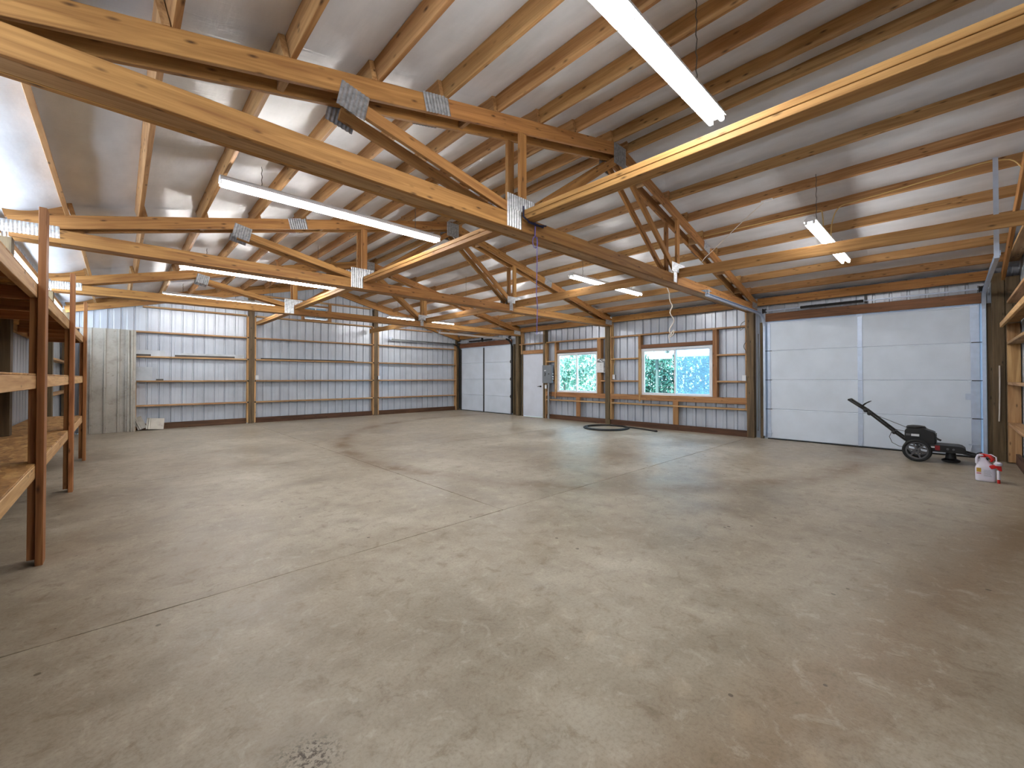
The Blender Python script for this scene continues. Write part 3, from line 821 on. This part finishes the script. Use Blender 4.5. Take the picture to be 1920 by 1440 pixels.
for i, y in enumerate(SP):
    bx('front_post', -.408, -.370, y - .06, y + .08, 0, 2.44, W_SPOST, SH)
    for za, zb in ((.035, .59), (.682, 1.20), (1.292, 1.82)):
        bx('spacer_post', -.448, -.410, y - .02, y + .12, za, zb, W_SPOST, SH)
    for z in (.68, 1.29, 1.91):
        bx('bearer', -.78, -.45, y + .02, y + .058, z - .10, z - .012, W_SPOST, SH)
for z in (.68, 1.29, 1.91):
    for a, b_ in zip(SP[:-1], SP[1:]):
        bx('fascia', -.448, -.410, a + .125, b_ + .115 if b_ > 9 else b_ + .12, z - .090, z - .001, W_SFAS, SH)
        bx('deck', -.935, -.412, a + .10, b_ + .098, z, z + .012, OSB, SH)
        bx('rear_rail', -.93, -.895, a + .06, b_ - .0, z - .09, z - .002, W_SFAS, SH)
        for yy in (a + (b_ - a) * .36, a + (b_ - a) * .68):
            bx('joist', -.89, -.45, yy, yy + .038, z - .088, z - .002, W_SPOST, SH)

# ------------------------------------------------------------------ metal sheets and trims by the far left corner
def ribbed_sheet(name, x0, x1, zb, zt_, yb, yt, mat, label, cat, group=None, pitch=.23):
    n = int((x1 - x0) / pitch); us = [(x0, 0)]
    u = x0 + .03
    while u < x1 - .06:
        us += [(u, 0), (u + .010, .030), (u + .038, .030), (u + .048, 0)]; u += pitch
    us.append((x1, 0)); vs = []; fs = []; m = len(us)
    for dd in (0, .0012):
        for u, o in us:
            vs.append((u, yb - o - dd, zb)); vs.append((u, yt - o - dd, zt_))
    for L in (0, 2 * m):
        for i in range(m - 1): fs.append((L + 2 * i, L + 2 * i + 2, L + 2 * i + 3, L + 2 * i + 1))
    for i in range(m - 1):
        fs.append((2 * i, 2 * i + 2, 2 * m + 2 * i + 2, 2 * m + 2 * i)); fs.append((2 * i + 1, 2 * i + 3, 2 * m + 2 * i + 3, 2 * m + 2 * i + 1))
    loc = ((x0 + x1) / 2, yb, zb)
    o = obj(name, vs, fs, mat, None, False, loc); return tag(o, label, cat, group)
ribbed_sheet('steel_sheet', -.66, .02, .004, 2.405, 13.44, 13.505, OLDSTEEL, 'grimy ribbed steel sheet leaning by the far left corner, back one', 'metal sheet', 'leaning steel sheets')
ribbed_sheet('steel_sheet', -.53, .235, .004, 2.42, 13.365, 13.455, OLDSTEEL, 'wide grimy ribbed steel sheet leaning in front at the far left corner', 'metal sheet', 'leaning steel sheets')
ribbed_sheet('steel_sheet', .10, .285, .004, 2.40, 13.31, 13.405, OLDSTEEL, 'narrow ribbed steel strip leaning at the right edge of the leaning sheets', 'metal sheet', 'leaning steel sheets', .06)
def trim(name, x0, x1, y0, y1, z0, z1, mat, label, fold=.03):
    loc = ((x0 + x1) / 2, y0, z0); b = MB()
    b.prism([(y0, z0), (y1, z0), (y1, z0 + .004), (y0 + .004, z0 + .004), (y0 + .004, z1 - .004), (y0 + fold, z1 - .004), (y0 + fold, z1), (y0, z1)], 0, x0, x1)
    return tag(b.build(name, mat, None, False, loc), label, 'metal trim', 'metal trims on the gable girts')
ZG = 1.81
trim('flashing', .28, .82, 13.56, 13.62, ZG, ZG + .15, M['trim_light'], 'tall pale flashing length on the second girt beside the leaning sheets')
trim('flashing', .29, .56, 13.53, 13.555, ZG, ZG + .045, M['trim_dark'], 'short dark flashing length in front of the tall pale flashing')
trim('flashing', 1.14, 2.54, 13.58, 13.63, ZG, ZG + .10, M['trim_light'], 'long pale flashing on the girt left of the first gable post')
trim('flashing', 1.02, 2.30, 13.53, 13.57, ZG, ZG + .045, M['trim_dark'], 'long dark flashing in front of the long pale one')
trim('flashing', .29, .59, 13.57, 13.62, 1.21, 1.54, M['trim_light'], 'broad pale flashing offcut standing on the third girt')
trim('flashing', .29, .585, 13.53, 13.56, 1.21, 1.41, M['trim_light'], 'low pale flashing offcut in front of the broad one')
trim('flashing', .66, .80, 13.53, 13.56, 1.21, 1.245, M['trim_dark'], 'tiny dark offcut lying on the third girt')
b = MB(); b.tube([(2.94, 13.575, ZG + .017), (5.64, 13.575, ZG + .017)], .016, 10)
tag(b.build('steel_rod', M['trim_dark'], None, True, (4.29, 13.575, ZG)), 'long dark steel rod lying on the girt between the gable posts', 'rod')
_so = ribbed_sheet('siding_offcut', .33, .50, .045, .34, 13.43, 13.50, OLDSTEEL, 'tall ribbed siding offcut leaning near the floor by the leaning sheets', 'metal sheet', 'siding offcuts', .15)
_so.rotation_euler.y = -.38
_so = ribbed_sheet('siding_offcut', .47, .80, .022, .285, 13.36, 13.45, OLDSTEEL, 'low wide ribbed siding offcut leaning near the floor', 'metal sheet', 'siding offcuts', .28)
_so.rotation_euler.y = .10

# ------------------------------------------------------------------ electrical fittings
def outlet(x, y, z, face, label):
    o = thing('outlet_box', label, 'outlet', (x, y, z - .06), 'electrical outlets')
    def bb(name, u0, u1, d0, d1, z0, z1, mat, p):
        if face == 'x': return bx(name, x - d1, x - d0, y + u0, y + u1, z + z0, z + z1, mat, p)
        return bx(name, x + u0, x + u1, y - d1, y - d0, z + z0, z + z1, mat, p)
    bb('box', -.034, .034, 0, .045, -.055, .055, M['dark_steel'], o)
    pl = bb('cover_plate', -.038, .038, .045, .051, -.06, .06, M['white_plastic'], o)
    for dz in (-.027, .027): bb('socket', -.016, .016, .051, .055, dz - .017, dz + .017, M['paper_white'], o)
    return o
outlet(9.80, 6.30, 1.30, 'x', 'white outlet on the stud right of the middle post')
outlet(9.80, 3.065, 1.268, 'x', 'white outlet on the post beside the garage door')
outlet(9.80, 8.775, .995, 'x', 'white outlet just below the grey breaker panel')
outlet(2.825, 13.52, 1.285, 'y', 'white outlet on the first gable post')
outlet(6.47, 13.52, 1.285, 'y', 'white outlet on the second gable post')
BP = thing('breaker_panel', 'grey steel breaker panel between the entry door and window', 'electrical panel', (9.75, 8.68, 1.11))
bx('cabinet', 9.70, 9.765, 8.475, 8.875, 1.11, 1.67, M['breaker_grey'], BP)
bx('panel_door', 9.692, 9.699, 8.50, 8.85, 1.135, 1.645, M['breaker_grey'], BP)
bx('warning_label', 9.689, 9.6918, 8.71, 8.79, 1.49, 1.515, M['paper_white'], BP)
bx('latch', 9.682, 9.6918, 8.58, 8.615, 1.38, 1.41, M['black_plastic'], BP)
b = MB(); b.tube([(9.688, 8.76, 1.44), (9.685, 8.735, 1.40), (9.685, 8.75, 1.37), (9.688, 8.755, 1.33)], .010, 6); b.build('scribble_mark', M['black_plastic'], BP)
for z in (1.24, 1.31, 1.40):
    b = MB(); b.lathe([(.016, 0), (.016, .03)], (9.73, 8.474, z), (0, -1, 0), 10); b.build('conduit_fitting', M['white_plastic'], BP)
b = MB(); b.tube([(9.73, 8.64, 0), (9.73, 8.64, 1.11)], .03, 12); b.tube([(9.73, 8.64, .0), (9.73, 8.64, .10)], .036, 12)
b.build('conduit', M['conduit_grey'], BP, True)
b = MB(); b.tube([(9.75, 8.56, .62), (9.75, 8.56, 1.11)], .012, 8); b.build('conduit', M['dark_steel'], BP, True)
NS = thing('posted_notice', 'white paper notice on crinkled silver film right of the smaller window', 'notice', (9.79, 6.69, 1.41))
vs = []; fs = []; nx, nz = 14, 16
for j in range(nz + 1):
    for i in range(nx + 1):
        vs.append((9.785 + (R.random() - .5) * .014, 6.535 + .325 * i / nx, 1.42 + .39 * j / nz))
for j in range(nz):
    for i in range(nx):
        q = j * (nx + 1) + i; fs.append((q, q + 1, q + nx + 2, q + nx + 1))
obj('silver_film', vs, fs, M['silver_film'], NS)
bx('paper_sheet', 9.770, 9.773, 6.64, 6.855, 1.425, 1.70, M['paper_white'], NS)
for z in (1.50, 1.55, 1.60, 1.64): bx('printed_line', 9.7685, 9.7698, 6.73 - .03, 6.73 + .035, z, z + .008, M['conduit_grey'], NS)

# loops of cable stapled up the framing, wires over the purlins
def cable(name, pts, r, mat, label, cat='cable', group=None, smooth_n=4):
    P_ = [Vector(p) for p in pts]; out = []
    for i in range(len(P_) - 1):
        p0, p1, p2, p3 = P_[max(i - 1, 0)], P_[i], P_[i + 1], P_[min(i + 2, len(P_) - 1)]
        for k in range(smooth_n):
            u = k / smooth_n
            out.append(.5 * ((2 * p1) + (p2 - p0) * u + (2 * p0 - 5 * p1 + 4 * p2 - p3) * u * u + (3 * p1 - p0 - 3 * p2 + p3) * u ** 3))
    out.append(P_[-1]); b = MB(); b.tube(out, r, 6)
    return tag(b.build(name, mat, None, True, tuple(P_[0])), label, cat, group)
cable('wiring_cable', [(9.79, 6.34, 1.36), (9.79, 6.33, 1.6), (9.79, 6.30, 1.75), (9.785, 6.34, 1.85), (9.785, 6.33, 2.1), (9.79, 6.31, 2.3), (9.79, 6.36, 2.44), (9.79, 6.36, 2.68)], .007, M['cable_yellow'], 'tan wiring cable running up the stud by the middle post', group='wiring cables')
cable('wiring_cable', [(9.74, 8.74, 1.66), (9.785, 8.76, 1.82), (9.785, 8.74, 2.0), (9.785, 8.76, 2.25), (9.785, 8.77, 2.42)], .007, M['cable_yellow'], 'tan wiring cable rising from the breaker panel', group='wiring cables')
cable('wiring_cable', [(9.785, 3.03, 1.33), (9.785, 3.02, 1.78), (9.785, 3.08, 1.95), (9.785, 3.02, 2.1), (9.785, 3.05, 2.35), (9.76, 3.14, 2.30), (9.77, 3.12, 2.44), (9.785, 3.04, 2.5)], .006, M['cable_grey'], 'dark looped wire on the post left of the garage door', group='wiring cables')
px = 7.04 - .03
def prl(x): return zt(x)
cable('wiring_cable', [(7.02, 2.80, prl(7.02) + .03), (7.015, 2.0, prl(7.02) + .02), (7.01, 1.5, prl(7.01) + .01), (7.0, 1.24, prl(7.0) - .01), (6.99, 1.2, 3.50), (6.99, 1.19, 3.3), (7.0, 1.17, 3.185)], .007, M['cable_yellow'], 'yellow cable from the nearest truss along a purlin down to the right-hand strip light', group='ceiling wiring')
cable('wiring_cable', [(7.05, 1.12, 3.185), (7.03, 1.10, 3.4), (7.0, 1.02, 3.56), (7.01, .85, prl(7.0) + .0), (7.015, .4, prl(7.0) + .03), (7.012, .0, prl(7.0) + .06), (7.01, -.25, prl(7.0) + .085), (7.0, -.45, prl(7.0) + .05), (7.0, -.53, prl(7.0) - .06)], .007, M['cable_yellow'], 'yellow cable from the right-hand strip light to the end wall at upper right', group='ceiling wiring')
cable('extension_lead', [(6.46, 1.76, 3.71), (6.56, 2.1, 3.52), (6.72, 2.5, 3.30), (6.88, 2.75, 3.20), (6.80, 2.80, 3.05), (6.5, 2.83, 2.86)], .006, M['cable_white'], 'thin white lead slanting from a purlin plug to the nearest truss', group='ceiling wiring')
bx_ = tag(MB().box(6.445, 6.475, 1.66, 1.80, 3.70, 3.745).build('lead_plug', M['white_plastic'], None, False, (6.46, 1.73, 3.70), .004), 'small white plug box under a purlin on the right slope', 'plug')
cable('electric_cord', [(8.25, 4.10, 3.29), (8.45, 4.10, 3.08), (8.50, 4.10, 2.90), (8.52, 4.06, 2.80), (8.49, 4.10, 2.66), (8.52, 4.03, 2.50), (8.51, 4.06, 2.40), (8.50, 4.12, 2.30), (8.50, 4.09, 2.22), (8.51, 4.03, 2.28), (8.50, 4.03, 2.20), (8.50, 4.10, 2.14), (8.50, 4.06, 2.25), (8.50, 4.13, 2.16), (8.50, 4.10, 2.02)], .011, M['cable_white'], 'tangled white cord hanging in front of the larger window', 'cord')
RP = thing('hanging_rope', 'navy sling with long purple cord hanging from the nearest truss', 'rope', (2.95, 2.79, 1.7))
b = MB(); b.tube([(2.95 + .035 * math.sin(a * .45), 2.792, 2.60 + .055 * math.cos(a * .45)) for a in range(15)], .004, 6, closed=False); b.tube([(2.945, 2.79, 2.66), (2.95, 2.79, 2.80)], .006, 6); b.build('loop', M['rope_purple'], RP, True)
b = MB(); b.tube([(2.772, 2.775, 2.90), (2.772, 2.775, 2.80), (2.85, 2.775, 2.772), (3.0, 2.775, 2.772), (3.09, 2.775, 2.79)], .008, 6); b.tube([(2.84, 2.775, 2.765), (2.95, 2.775, 2.76), (3.05, 2.775, 2.768)], .008, 6); b.build('sling', M['rope_navy'], RP, True)
b = MB(); b.tube([(2.985, 2.80, 2.66), (2.985, 2.80, 2.4), (2.975, 2.80, 2.1), (2.99, 2.80, 1.98), (2.98, 2.80, 1.70)], .004, 6); b.build('cord', M['rope_purple'], RP, True)
cable('pull_cord', [(9.80, 2.80, 2.2), (9.805, 2.795, 1.6), (9.80, 2.80, .9), (9.795, 2.80, .35), (9.79, 2.81, .16)], .008, M['cable_grey'], 'grey pull cord hanging by the left jamb of the near garage door', 'cord')
cable('power_cord', [(9.745, -.50, 1.46), (9.745, -.50, 1.2), (9.745, -.495, .8), (9.745, -.49, .61)], .009, M['cable_white'], 'white cord on the corner post right of the near garage door', 'cord')
b = MB(); b.prism([(6.835, -.36), (6.875, -.36), (6.875, -.357), (6.838, -.357), (6.838, -.32), (6.835, -.32)], 2, 2.56, zt(6.85) + .02)
hg = b.build('track_hanger', M['galvanised'], None, False, (6.85, -.34, 2.56))
tag(hg, 'perforated steel angle hanging from the roof at upper right', 'hanger')
WS = thing('wall_shelf', 'deep plank shelf on the near end wall at the right edge', 'shelf', (8.2, -.58, 2.08))
bx('shelf_board', 6.5, 9.60, -.69, -.515, 2.10, 2.125, OSB, WS); bx('shelf_edge', 6.5, 9.60, -.53, -.50, 2.03, 2.10, W_SFAS, WS)

# ------------------------------------------------------------------ hose coil on the floor
pts = []
cx_, cy_ = 8.98, 6.02
for i in range(0, 169):
    a = i * 2 * math.pi / 40; k = i / 168; r = .60 - .085 * k + .022 * math.sin(a * 2 + k * 9)
    pts.append((cx_ + r * math.cos(a + .6), cy_ + r * .95 * math.sin(a + .6), .014 + .010 * (1 + math.sin(a * 1.5)) * k))
e = Vector(pts[0]); tail = []
for i in range(1, 18):
    u = i / 17
    tail.append((e.x + (9.22 - e.x) * u + .10 * math.sin(u * 3.1), e.y + (4.86 - e.y) * u, .014))
pts = list(reversed(pts)) + tail
b = MB(); b.tube(pts, .016, 8)
HC = thing('hose', 'black coiled hose with one loose end on the floor below the windows', 'hose', (cx_, cy_, 0))
b.build('coil', M['black_rubber'], HC, True)
b = MB(); d = Vector(pts[-1]) - Vector(pts[-3]); d.normalize(); p = Vector(pts[-1]); b.tube([p, p + d * .05, p + d * .055, p + d * .09], [.02, .02, .026, .026], 10); b.build('end_fitting', M['brass_black'], HC)

# ------------------------------------------------------------------ wheeled string trimmer in front of the garage door
TM = thing('wheeled_trimmer', 'black walk-behind string trimmer with grey spoked wheels before the garage door', 'trimmer', (9.0, .3, 0))
def wheel(xo):
    b = MB(); c = (xo, .375, .168)
    prof = [(.128, -.026), (.150, -.030), (.164, -.022), (.168, 0), (.164, .022), (.150, .030), (.128, .026)]
    seg = 32; o = Vector(c)
    for r, hh in prof:
        b.v += [(c[0] + hh, c[1] + r * math.cos(2 * math.pi * k / seg), c[2] + r * math.sin(2 * math.pi * k / seg)) for k in range(seg)]
    m = len(prof)
    for i in range(m):
        j = (i + 1) % m
        b.f += [(i * seg + k, i * seg + (k + 1) % seg, j * seg + (k + 1) % seg, j * seg + k) for k in range(seg)]
    wh = b.build('tyre', M['black_rubber'], TM, True)
    b = MB()
    def ring(r0, r1, x0, x1):
        s0 = len(b.v)
        for r, hh in ((r0, x0), (r1, x0), (r1, x1), (r0, x1)):
            b.v.extend([(c[0] + hh, c[1] + r * math.cos(2 * math.pi * k / seg), c[2] + r * math.sin(2 * math.pi * k / seg)) for k in range(seg)])
        for i in range(4):
            j = (i + 1) % 4
            b.f.extend([(s0 + i * seg + k, s0 + i * seg + (k + 1) % seg, s0 + j * seg + (k + 1) % seg, s0 + j * seg + k) for k in range(seg)])
    ring(.112, .130, -.024, .024); ring(.012, .034, -.030, .030)
    for k in range(6):
        a = k * math.pi / 3 + .2
        u = Vector((0, math.cos(a), math.sin(a))); v_ = Vector((0, -math.sin(a), math.cos(a))); s0 = len(b.v)
        for rr, hw in ((.03, .013), (.115, .009)):
            for xx in (-.02, -.004):
                for s in (-1, 1): b.v.append(tuple(Vector(c) + u * rr + v_ * hw * s + Vector((xx, 0, 0))))
        b.f += [tuple(s0 + q for q in f) for f in ((0, 1, 5, 4), (2, 6, 7, 3), (0, 4, 6, 2), (1, 3, 7, 5), (0, 2, 3, 1), (4, 5, 7, 6))]
    b.build('wheel_rim', M['wheel_grey'], wh, True)
wheel(8.84); wheel(9.28)
b = MB(); b.tube([(8.82, .375, .168), (9.30, .375, .168)], .012, 8); b.build('axle', M['dark_steel'], TM)
b = MB(); b.prism([(.515, .30), (.515, .455), (.49, .485), (.30, .50), (.255, .475), (.20, .455), (.18, .44), (.18, .28), (.22, .25), (.48, .25)], 0, 8.92, 9.20); en = b.build('engine', M['black_plastic'], TM, False, None, .008)
b = MB(); b.lathe([(.11, 0), (.115, .02), (.10, .04), (.05, .05)], (9.06, .39, .485), (0, 0, 1), 20); b.build('recoil_cover', M['black_plastic'], en, True)
bx('engine_label', 8.914, 8.919, .35, .44, .375, .41, M['paper_white'], en); bx('engine_label', 8.914, 8.919, .445, .50, .38, .41, M['wheel_grey'], en)
for i in range(5): bx('cooling_fin', 8.93, 9.18, .165, .179, .29 + i * .03, .302 + i * .03, M['dark_steel'], en)
b = MB(); b.tube([(8.96, .18, .37), (8.95, .14, .345), (8.955, .12, .335)], .014, 8); b.build('muffler_guard', M['dark_steel'], en)
b = MB(); b.prism([(.24, .17), (.24, .262), (.20, .272), (-.06, .272), (-.10, .262), (-.13, .235), (-.14, .17)], 0, 8.87, 9.24); dk = b.build('deck', M['black_plastic'], TM, False, None, .006)
bx('deck_label', 8.862, 8.869, .185, .225, .225, .25, M['paper_white'], dk); bx('red_bracket', 8.86, 8.869, .13, .182, .195, .265, M['red_paint'], dk)
for yy in (.05, -.01):
    b = MB(); b.lathe([(.016, 0), (.016, .01), (.01, .014)], (8.869, yy, .222), (-1, 0, 0), 12); b.build('deck_bolt', M['wheel_grey'], dk)
b = MB(); b.prism([(-.10, .165), (-.32, .11), (-.34, .11), (-.34, .135), (-.12, .19)], 0, 8.90, 8.94); b.prism([(-.10, .165), (-.32, .11), (-.34, .11), (-.34, .135), (-.12, .19)], 0, 9.16, 9.20); b.box(8.90, 9.20, -.345, -.32, .105, .135); b.build('front_guard', M['black_plastic'], TM)
b = MB(); b.tube([(8.92, -.20, .15), (8.92, -.25, .20), (8.92, -.29, .215)], .008, 6); b.build('line_guide', M['dark_steel'], TM)
b = MB(); b.lathe([(.09, .018), (.10, .03), (.10, .05), (.06, .07), (.05, .17)], (9.05, .02, .0), (0, 0, 1), 20); b.build('trimmer_head', M['black_plastic'], TM, True)
b = MB()
hp = [(.50, .30), (.633, .415), (.977, .738), (1.195, .904)]
for xo, tip in ((8.93, 0), (9.21, 0)):
    b.tube([(xo, y_, z_) for y_, z_ in hp], .016, 8)
b.tube([(8.93, 1.195, .904), (9.21, 1.195, .904)], .018, 8); b.tube([(8.93, .633, .415), (9.21, .633, .415)], .012, 8)
hd = b.build('handle', M['black_plastic'], TM, True)
for (y_, z_) in ((.633, .415), (.977, .738), (.93, .69)):
    b = MB(); b.lathe([(.03, 0), (.03, .02), (.012, .03)], (8.918, y_, z_), (-1, 0, 0), 12); b.build('clamp_knob', M['black_plastic'], hd)
b = MB(); b.tube([(8.95, 1.04, .80), (8.95, .99, .85), (8.95, .935, .885)], .007, 6); b.tube([(9.18, 1.04, .80), (9.18, .99, .85), (9.18, .935, .885)], .007, 6); b.tube([(8.95, .935, .885), (9.18, .935, .885)], .007, 6); b.build('control_lever', M['black_plastic'], hd)
def cab(p): b = MB(); b.tube(p, .004, 5); b.build('control_cable', M['black_plastic'], TM)
cab([(8.93, .93, .70), (8.94, .75, .62), (8.95, .60, .55), (8.96, .47, .49)]); cab([(8.93, .80, .58), (8.92, .70, .50), (8.93, .62, .46), (8.95, .52, .44)])
cab([(8.92, .66, .43), (8.91, .69, .34), (8.92, .66, .25), (8.93, .58, .20), (8.95, .52, .19)])

# ------------------------------------------------------------------ weed-killer jug with spray wand
JG = thing('sprayer_jug', 'white jug with red trigger sprayer and wand on the floor at right', 'jug', (7.78, -.275, 0))
def jring(z, hx, hy, y_off=0.0, n=28):
    out = []
    for k in range(n):
        a = 2 * math.pi * k / n; c, s = math.cos(a), math.sin(a)
        out.append((7.78 + hx * math.copysign(abs(c) ** .6, c), -.275 + y_off + hy * math.copysign(abs(s) ** .6, s), z))
    return out
prof = [(.0, .055, .078), (.008, .062, .085), (.03, .062, .086), (.155, .062, .086), (.19, .057, .076), (.225, .046, .058), (.258, .030, .038), (.275, .022, .026), (.30, .022, .026)]
vs = []; fs = []
for z, hx, hy in prof: vs += jring(z, hx, hy, .02 if z > .22 else .01 * (z > .19))
n = 28
for i in range(len(prof) - 1): fs += [(i * n + k, i * n + (k + 1) % n, (i + 1) * n + (k + 1) % n, (i + 1) * n + k) for k in range(n)]
fs += [tuple(reversed(range(n))), tuple((len(prof) - 1) * n + k for k in range(n))]
obj('jug_body', vs, fs, M['jug_white'], JG, True)
b = MB(); b.tube([(7.75, -.205, .215), (7.75, -.205, .28), (7.75, -.215, .312), (7.76, -.25, .318), (7.77, -.265, .30)], .014, 8); b.build('jug_handle', M['jug_white'], JG, True)
b = MB(); b.lathe([(.03, .0), (.03, .03), (.024, .04)], (7.78, -.255, .295), (0, 0, 1), 16); b.build('cap', M['jug_red'], JG, True)
b = MB(); b.tube([(7.77, -.27, .325), (7.74, -.31, .315), (7.73, -.335, .28), (7.74, -.32, .25)], [.012, .018, .018, .012], 10); b.build('trigger_loop', M['jug_red'], JG, True)
b = MB(); b.prism([(-.30, .195), (-.33, .215), (-.40, .21), (-.405, .15), (-.385, .15), (-.36, .18), (-.32, .165)], 0, 7.70, 7.735); b.build('spray_gun', M['jug_red'], JG, False, None, .005)
b = MB(); b.lathe([(.026, 0), (.034, .012), (.034, .03), (.02, .045)], (7.715, -.375, .212), (0, 0, 1), 14); b.build('gun_cap', M['jug_white'], JG, True)
b = MB(); b.tube([(7.715, -.378, .045), (7.715, -.376, .155)], .014, 10); b.build('wand', M['jug_white'], JG, True)
b = MB(); b.tube([(7.715, -.379, .0), (7.715, -.378, .045)], .013, 10); b.build('nozzle', M['jug_red'], JG, True)
b = MB(); b.tube([(7.78, -.28, .32), (7.76, -.32, .335), (7.73, -.36, .31), (7.72, -.362, .26), (7.72, -.34, .225)], .006, 6); b.build('spray_hose', M['jug_white'], JG, True)
bx('front_label', 7.7160, 7.7178, -.238, -.200, .115, .165, M['jug_label'], JG); bx('front_label', 7.7160, 7.7178, -.238, -.200, .095, .104, M['jug_red'], JG)
for q in range(6): bx('printed_line', 7.7162, 7.7178, -.325 + .006 * (q % 3), -.258, .07 + q * .014, .073 + q * .014, M['conduit_grey'], JG)

# ------------------------------------------------------------------ outdoors, seen through the windows
gd = bpy.data.objects.new('ground', None)
b = MB(); b.v = [(XR + .15, -20, -.08), (60, -20, -.08), (60, 50, -.08), (XR + .15, 50, -.08)]; b.f = [(0, 1, 2, 3)]
o = b.build('ground', M['gravel']); o['kind'] = 'structure'; o['label'] = 'pale gravel yard outside the windows'
b = MB(); b.v = [(-60, -50, -.1), (XL - .2, -50, -.1), (XL - .2, 60, -.1), (-60, 60, -.1)]; b.f = [(0, 1, 2, 3)]
o = b.build('ground_behind', M['gravel']); o['kind'] = 'structure'
def bush(name, label, x0, x1, y0, y1, h, nleaf, mat, size, lump):
    h_ = thing(name, label, 'hedge' if 'hedge' in name else 'shrub', ((x0 + x1) / 2, (y0 + y1) / 2, -.08))
    rr = random.Random(hash(name) % 1000 if False else len(name)); vs = []; fs = []
    for i in range(nleaf):
        y = rr.uniform(y0, y1); z = rr.uniform(-.05, h)
        front = x0 + lump * (math.sin(y * 2.3) * .5 + math.sin(z * 3.1 + y) * .5 + math.sin(y * 5.7 + z * 4.2) * .35) + (z / h) ** 2 * .5
        x = front + abs(rr.gauss(0, .22)); zz = z + .12 * math.sin(y * 3.7)
        d = Vector((rr.gauss(0, 1), rr.gauss(0, 1), rr.gauss(0, 1))).normalized(); e_ = Vector((rr.gauss(0, 1), rr.gauss(0, 1), rr.gauss(0, 1))); e_ = (e_ - e_.dot(d) * d).normalized()
        s = size * rr.uniform(.6, 1.3); q = len(vs); c = Vector((x, y, zz))
        vs += [tuple(c - d * s), tuple(c + e_ * s * .45), tuple(c + d * s), tuple(c - e_ * s * .45)]; fs.append((q, q + 1, q + 2, q + 3))
    o = obj('foliage', vs, fs, mat, h_); o['kind'] = 'stuff'
    b = MB(); ny = int((y1 - y0) / .35)
    for i in range(ny + 1):
        y = y0 + (y1 - y0) * i / ny
        b.tube([(x0 + .5, y, -.08), (x0 + .6, y + rr.uniform(-.1, .1), h * .5), (x0 + .7, y + rr.uniform(-.2, .2), h * .92)], [.035, .025, .008], 6)
    b.build('stems', M['trim_dark'], h_)
    return h_
bush('hedge', 'dense blue-green hedge outside the larger window', 13.9, 15.2, 3.6, 9.0, 3.1, 15000, LEAF1, .075, .25)
bush('shrub', 'pale sunlit shrub outside the smaller window', 13.7, 15.4, 9.6, 14.5, 3.2, 9000, LEAF2, .09, .45)
bush('far_shrub', 'taller leafy shrub rising behind the pale one', 16.5, 17.8, 8.0, 18.0, 4.2, 9000, LEAF1, .11, .5)
SE = thing('neighbour_shed', 'white fascia of a low neighbouring shed roof seen through the larger window', 'shed', (13.4, 5.5, -.08))
bx('fascia_board', 13.0, 13.04, 6.22, 7.02, 1.90, 2.08, M['shed_white'], SE); bx('fascia_board', 13.0, 13.04, 3.6, 6.05, 1.94, 2.13, M['shed_white'], SE)
bx('roof_slab', 13.041, 13.5, 6.22, 7.02, 2.02, 2.078, M['shed_roof'], SE); bx('roof_slab', 13.041, 13.5, 3.6, 6.05, 2.06, 2.128, M['shed_roof'], SE)
for y in (3.7, 6.95): bx('shed_post', 13.38, 13.46, y - .04, y + .04, -.08, 2.02, M['shed_roof'], SE)
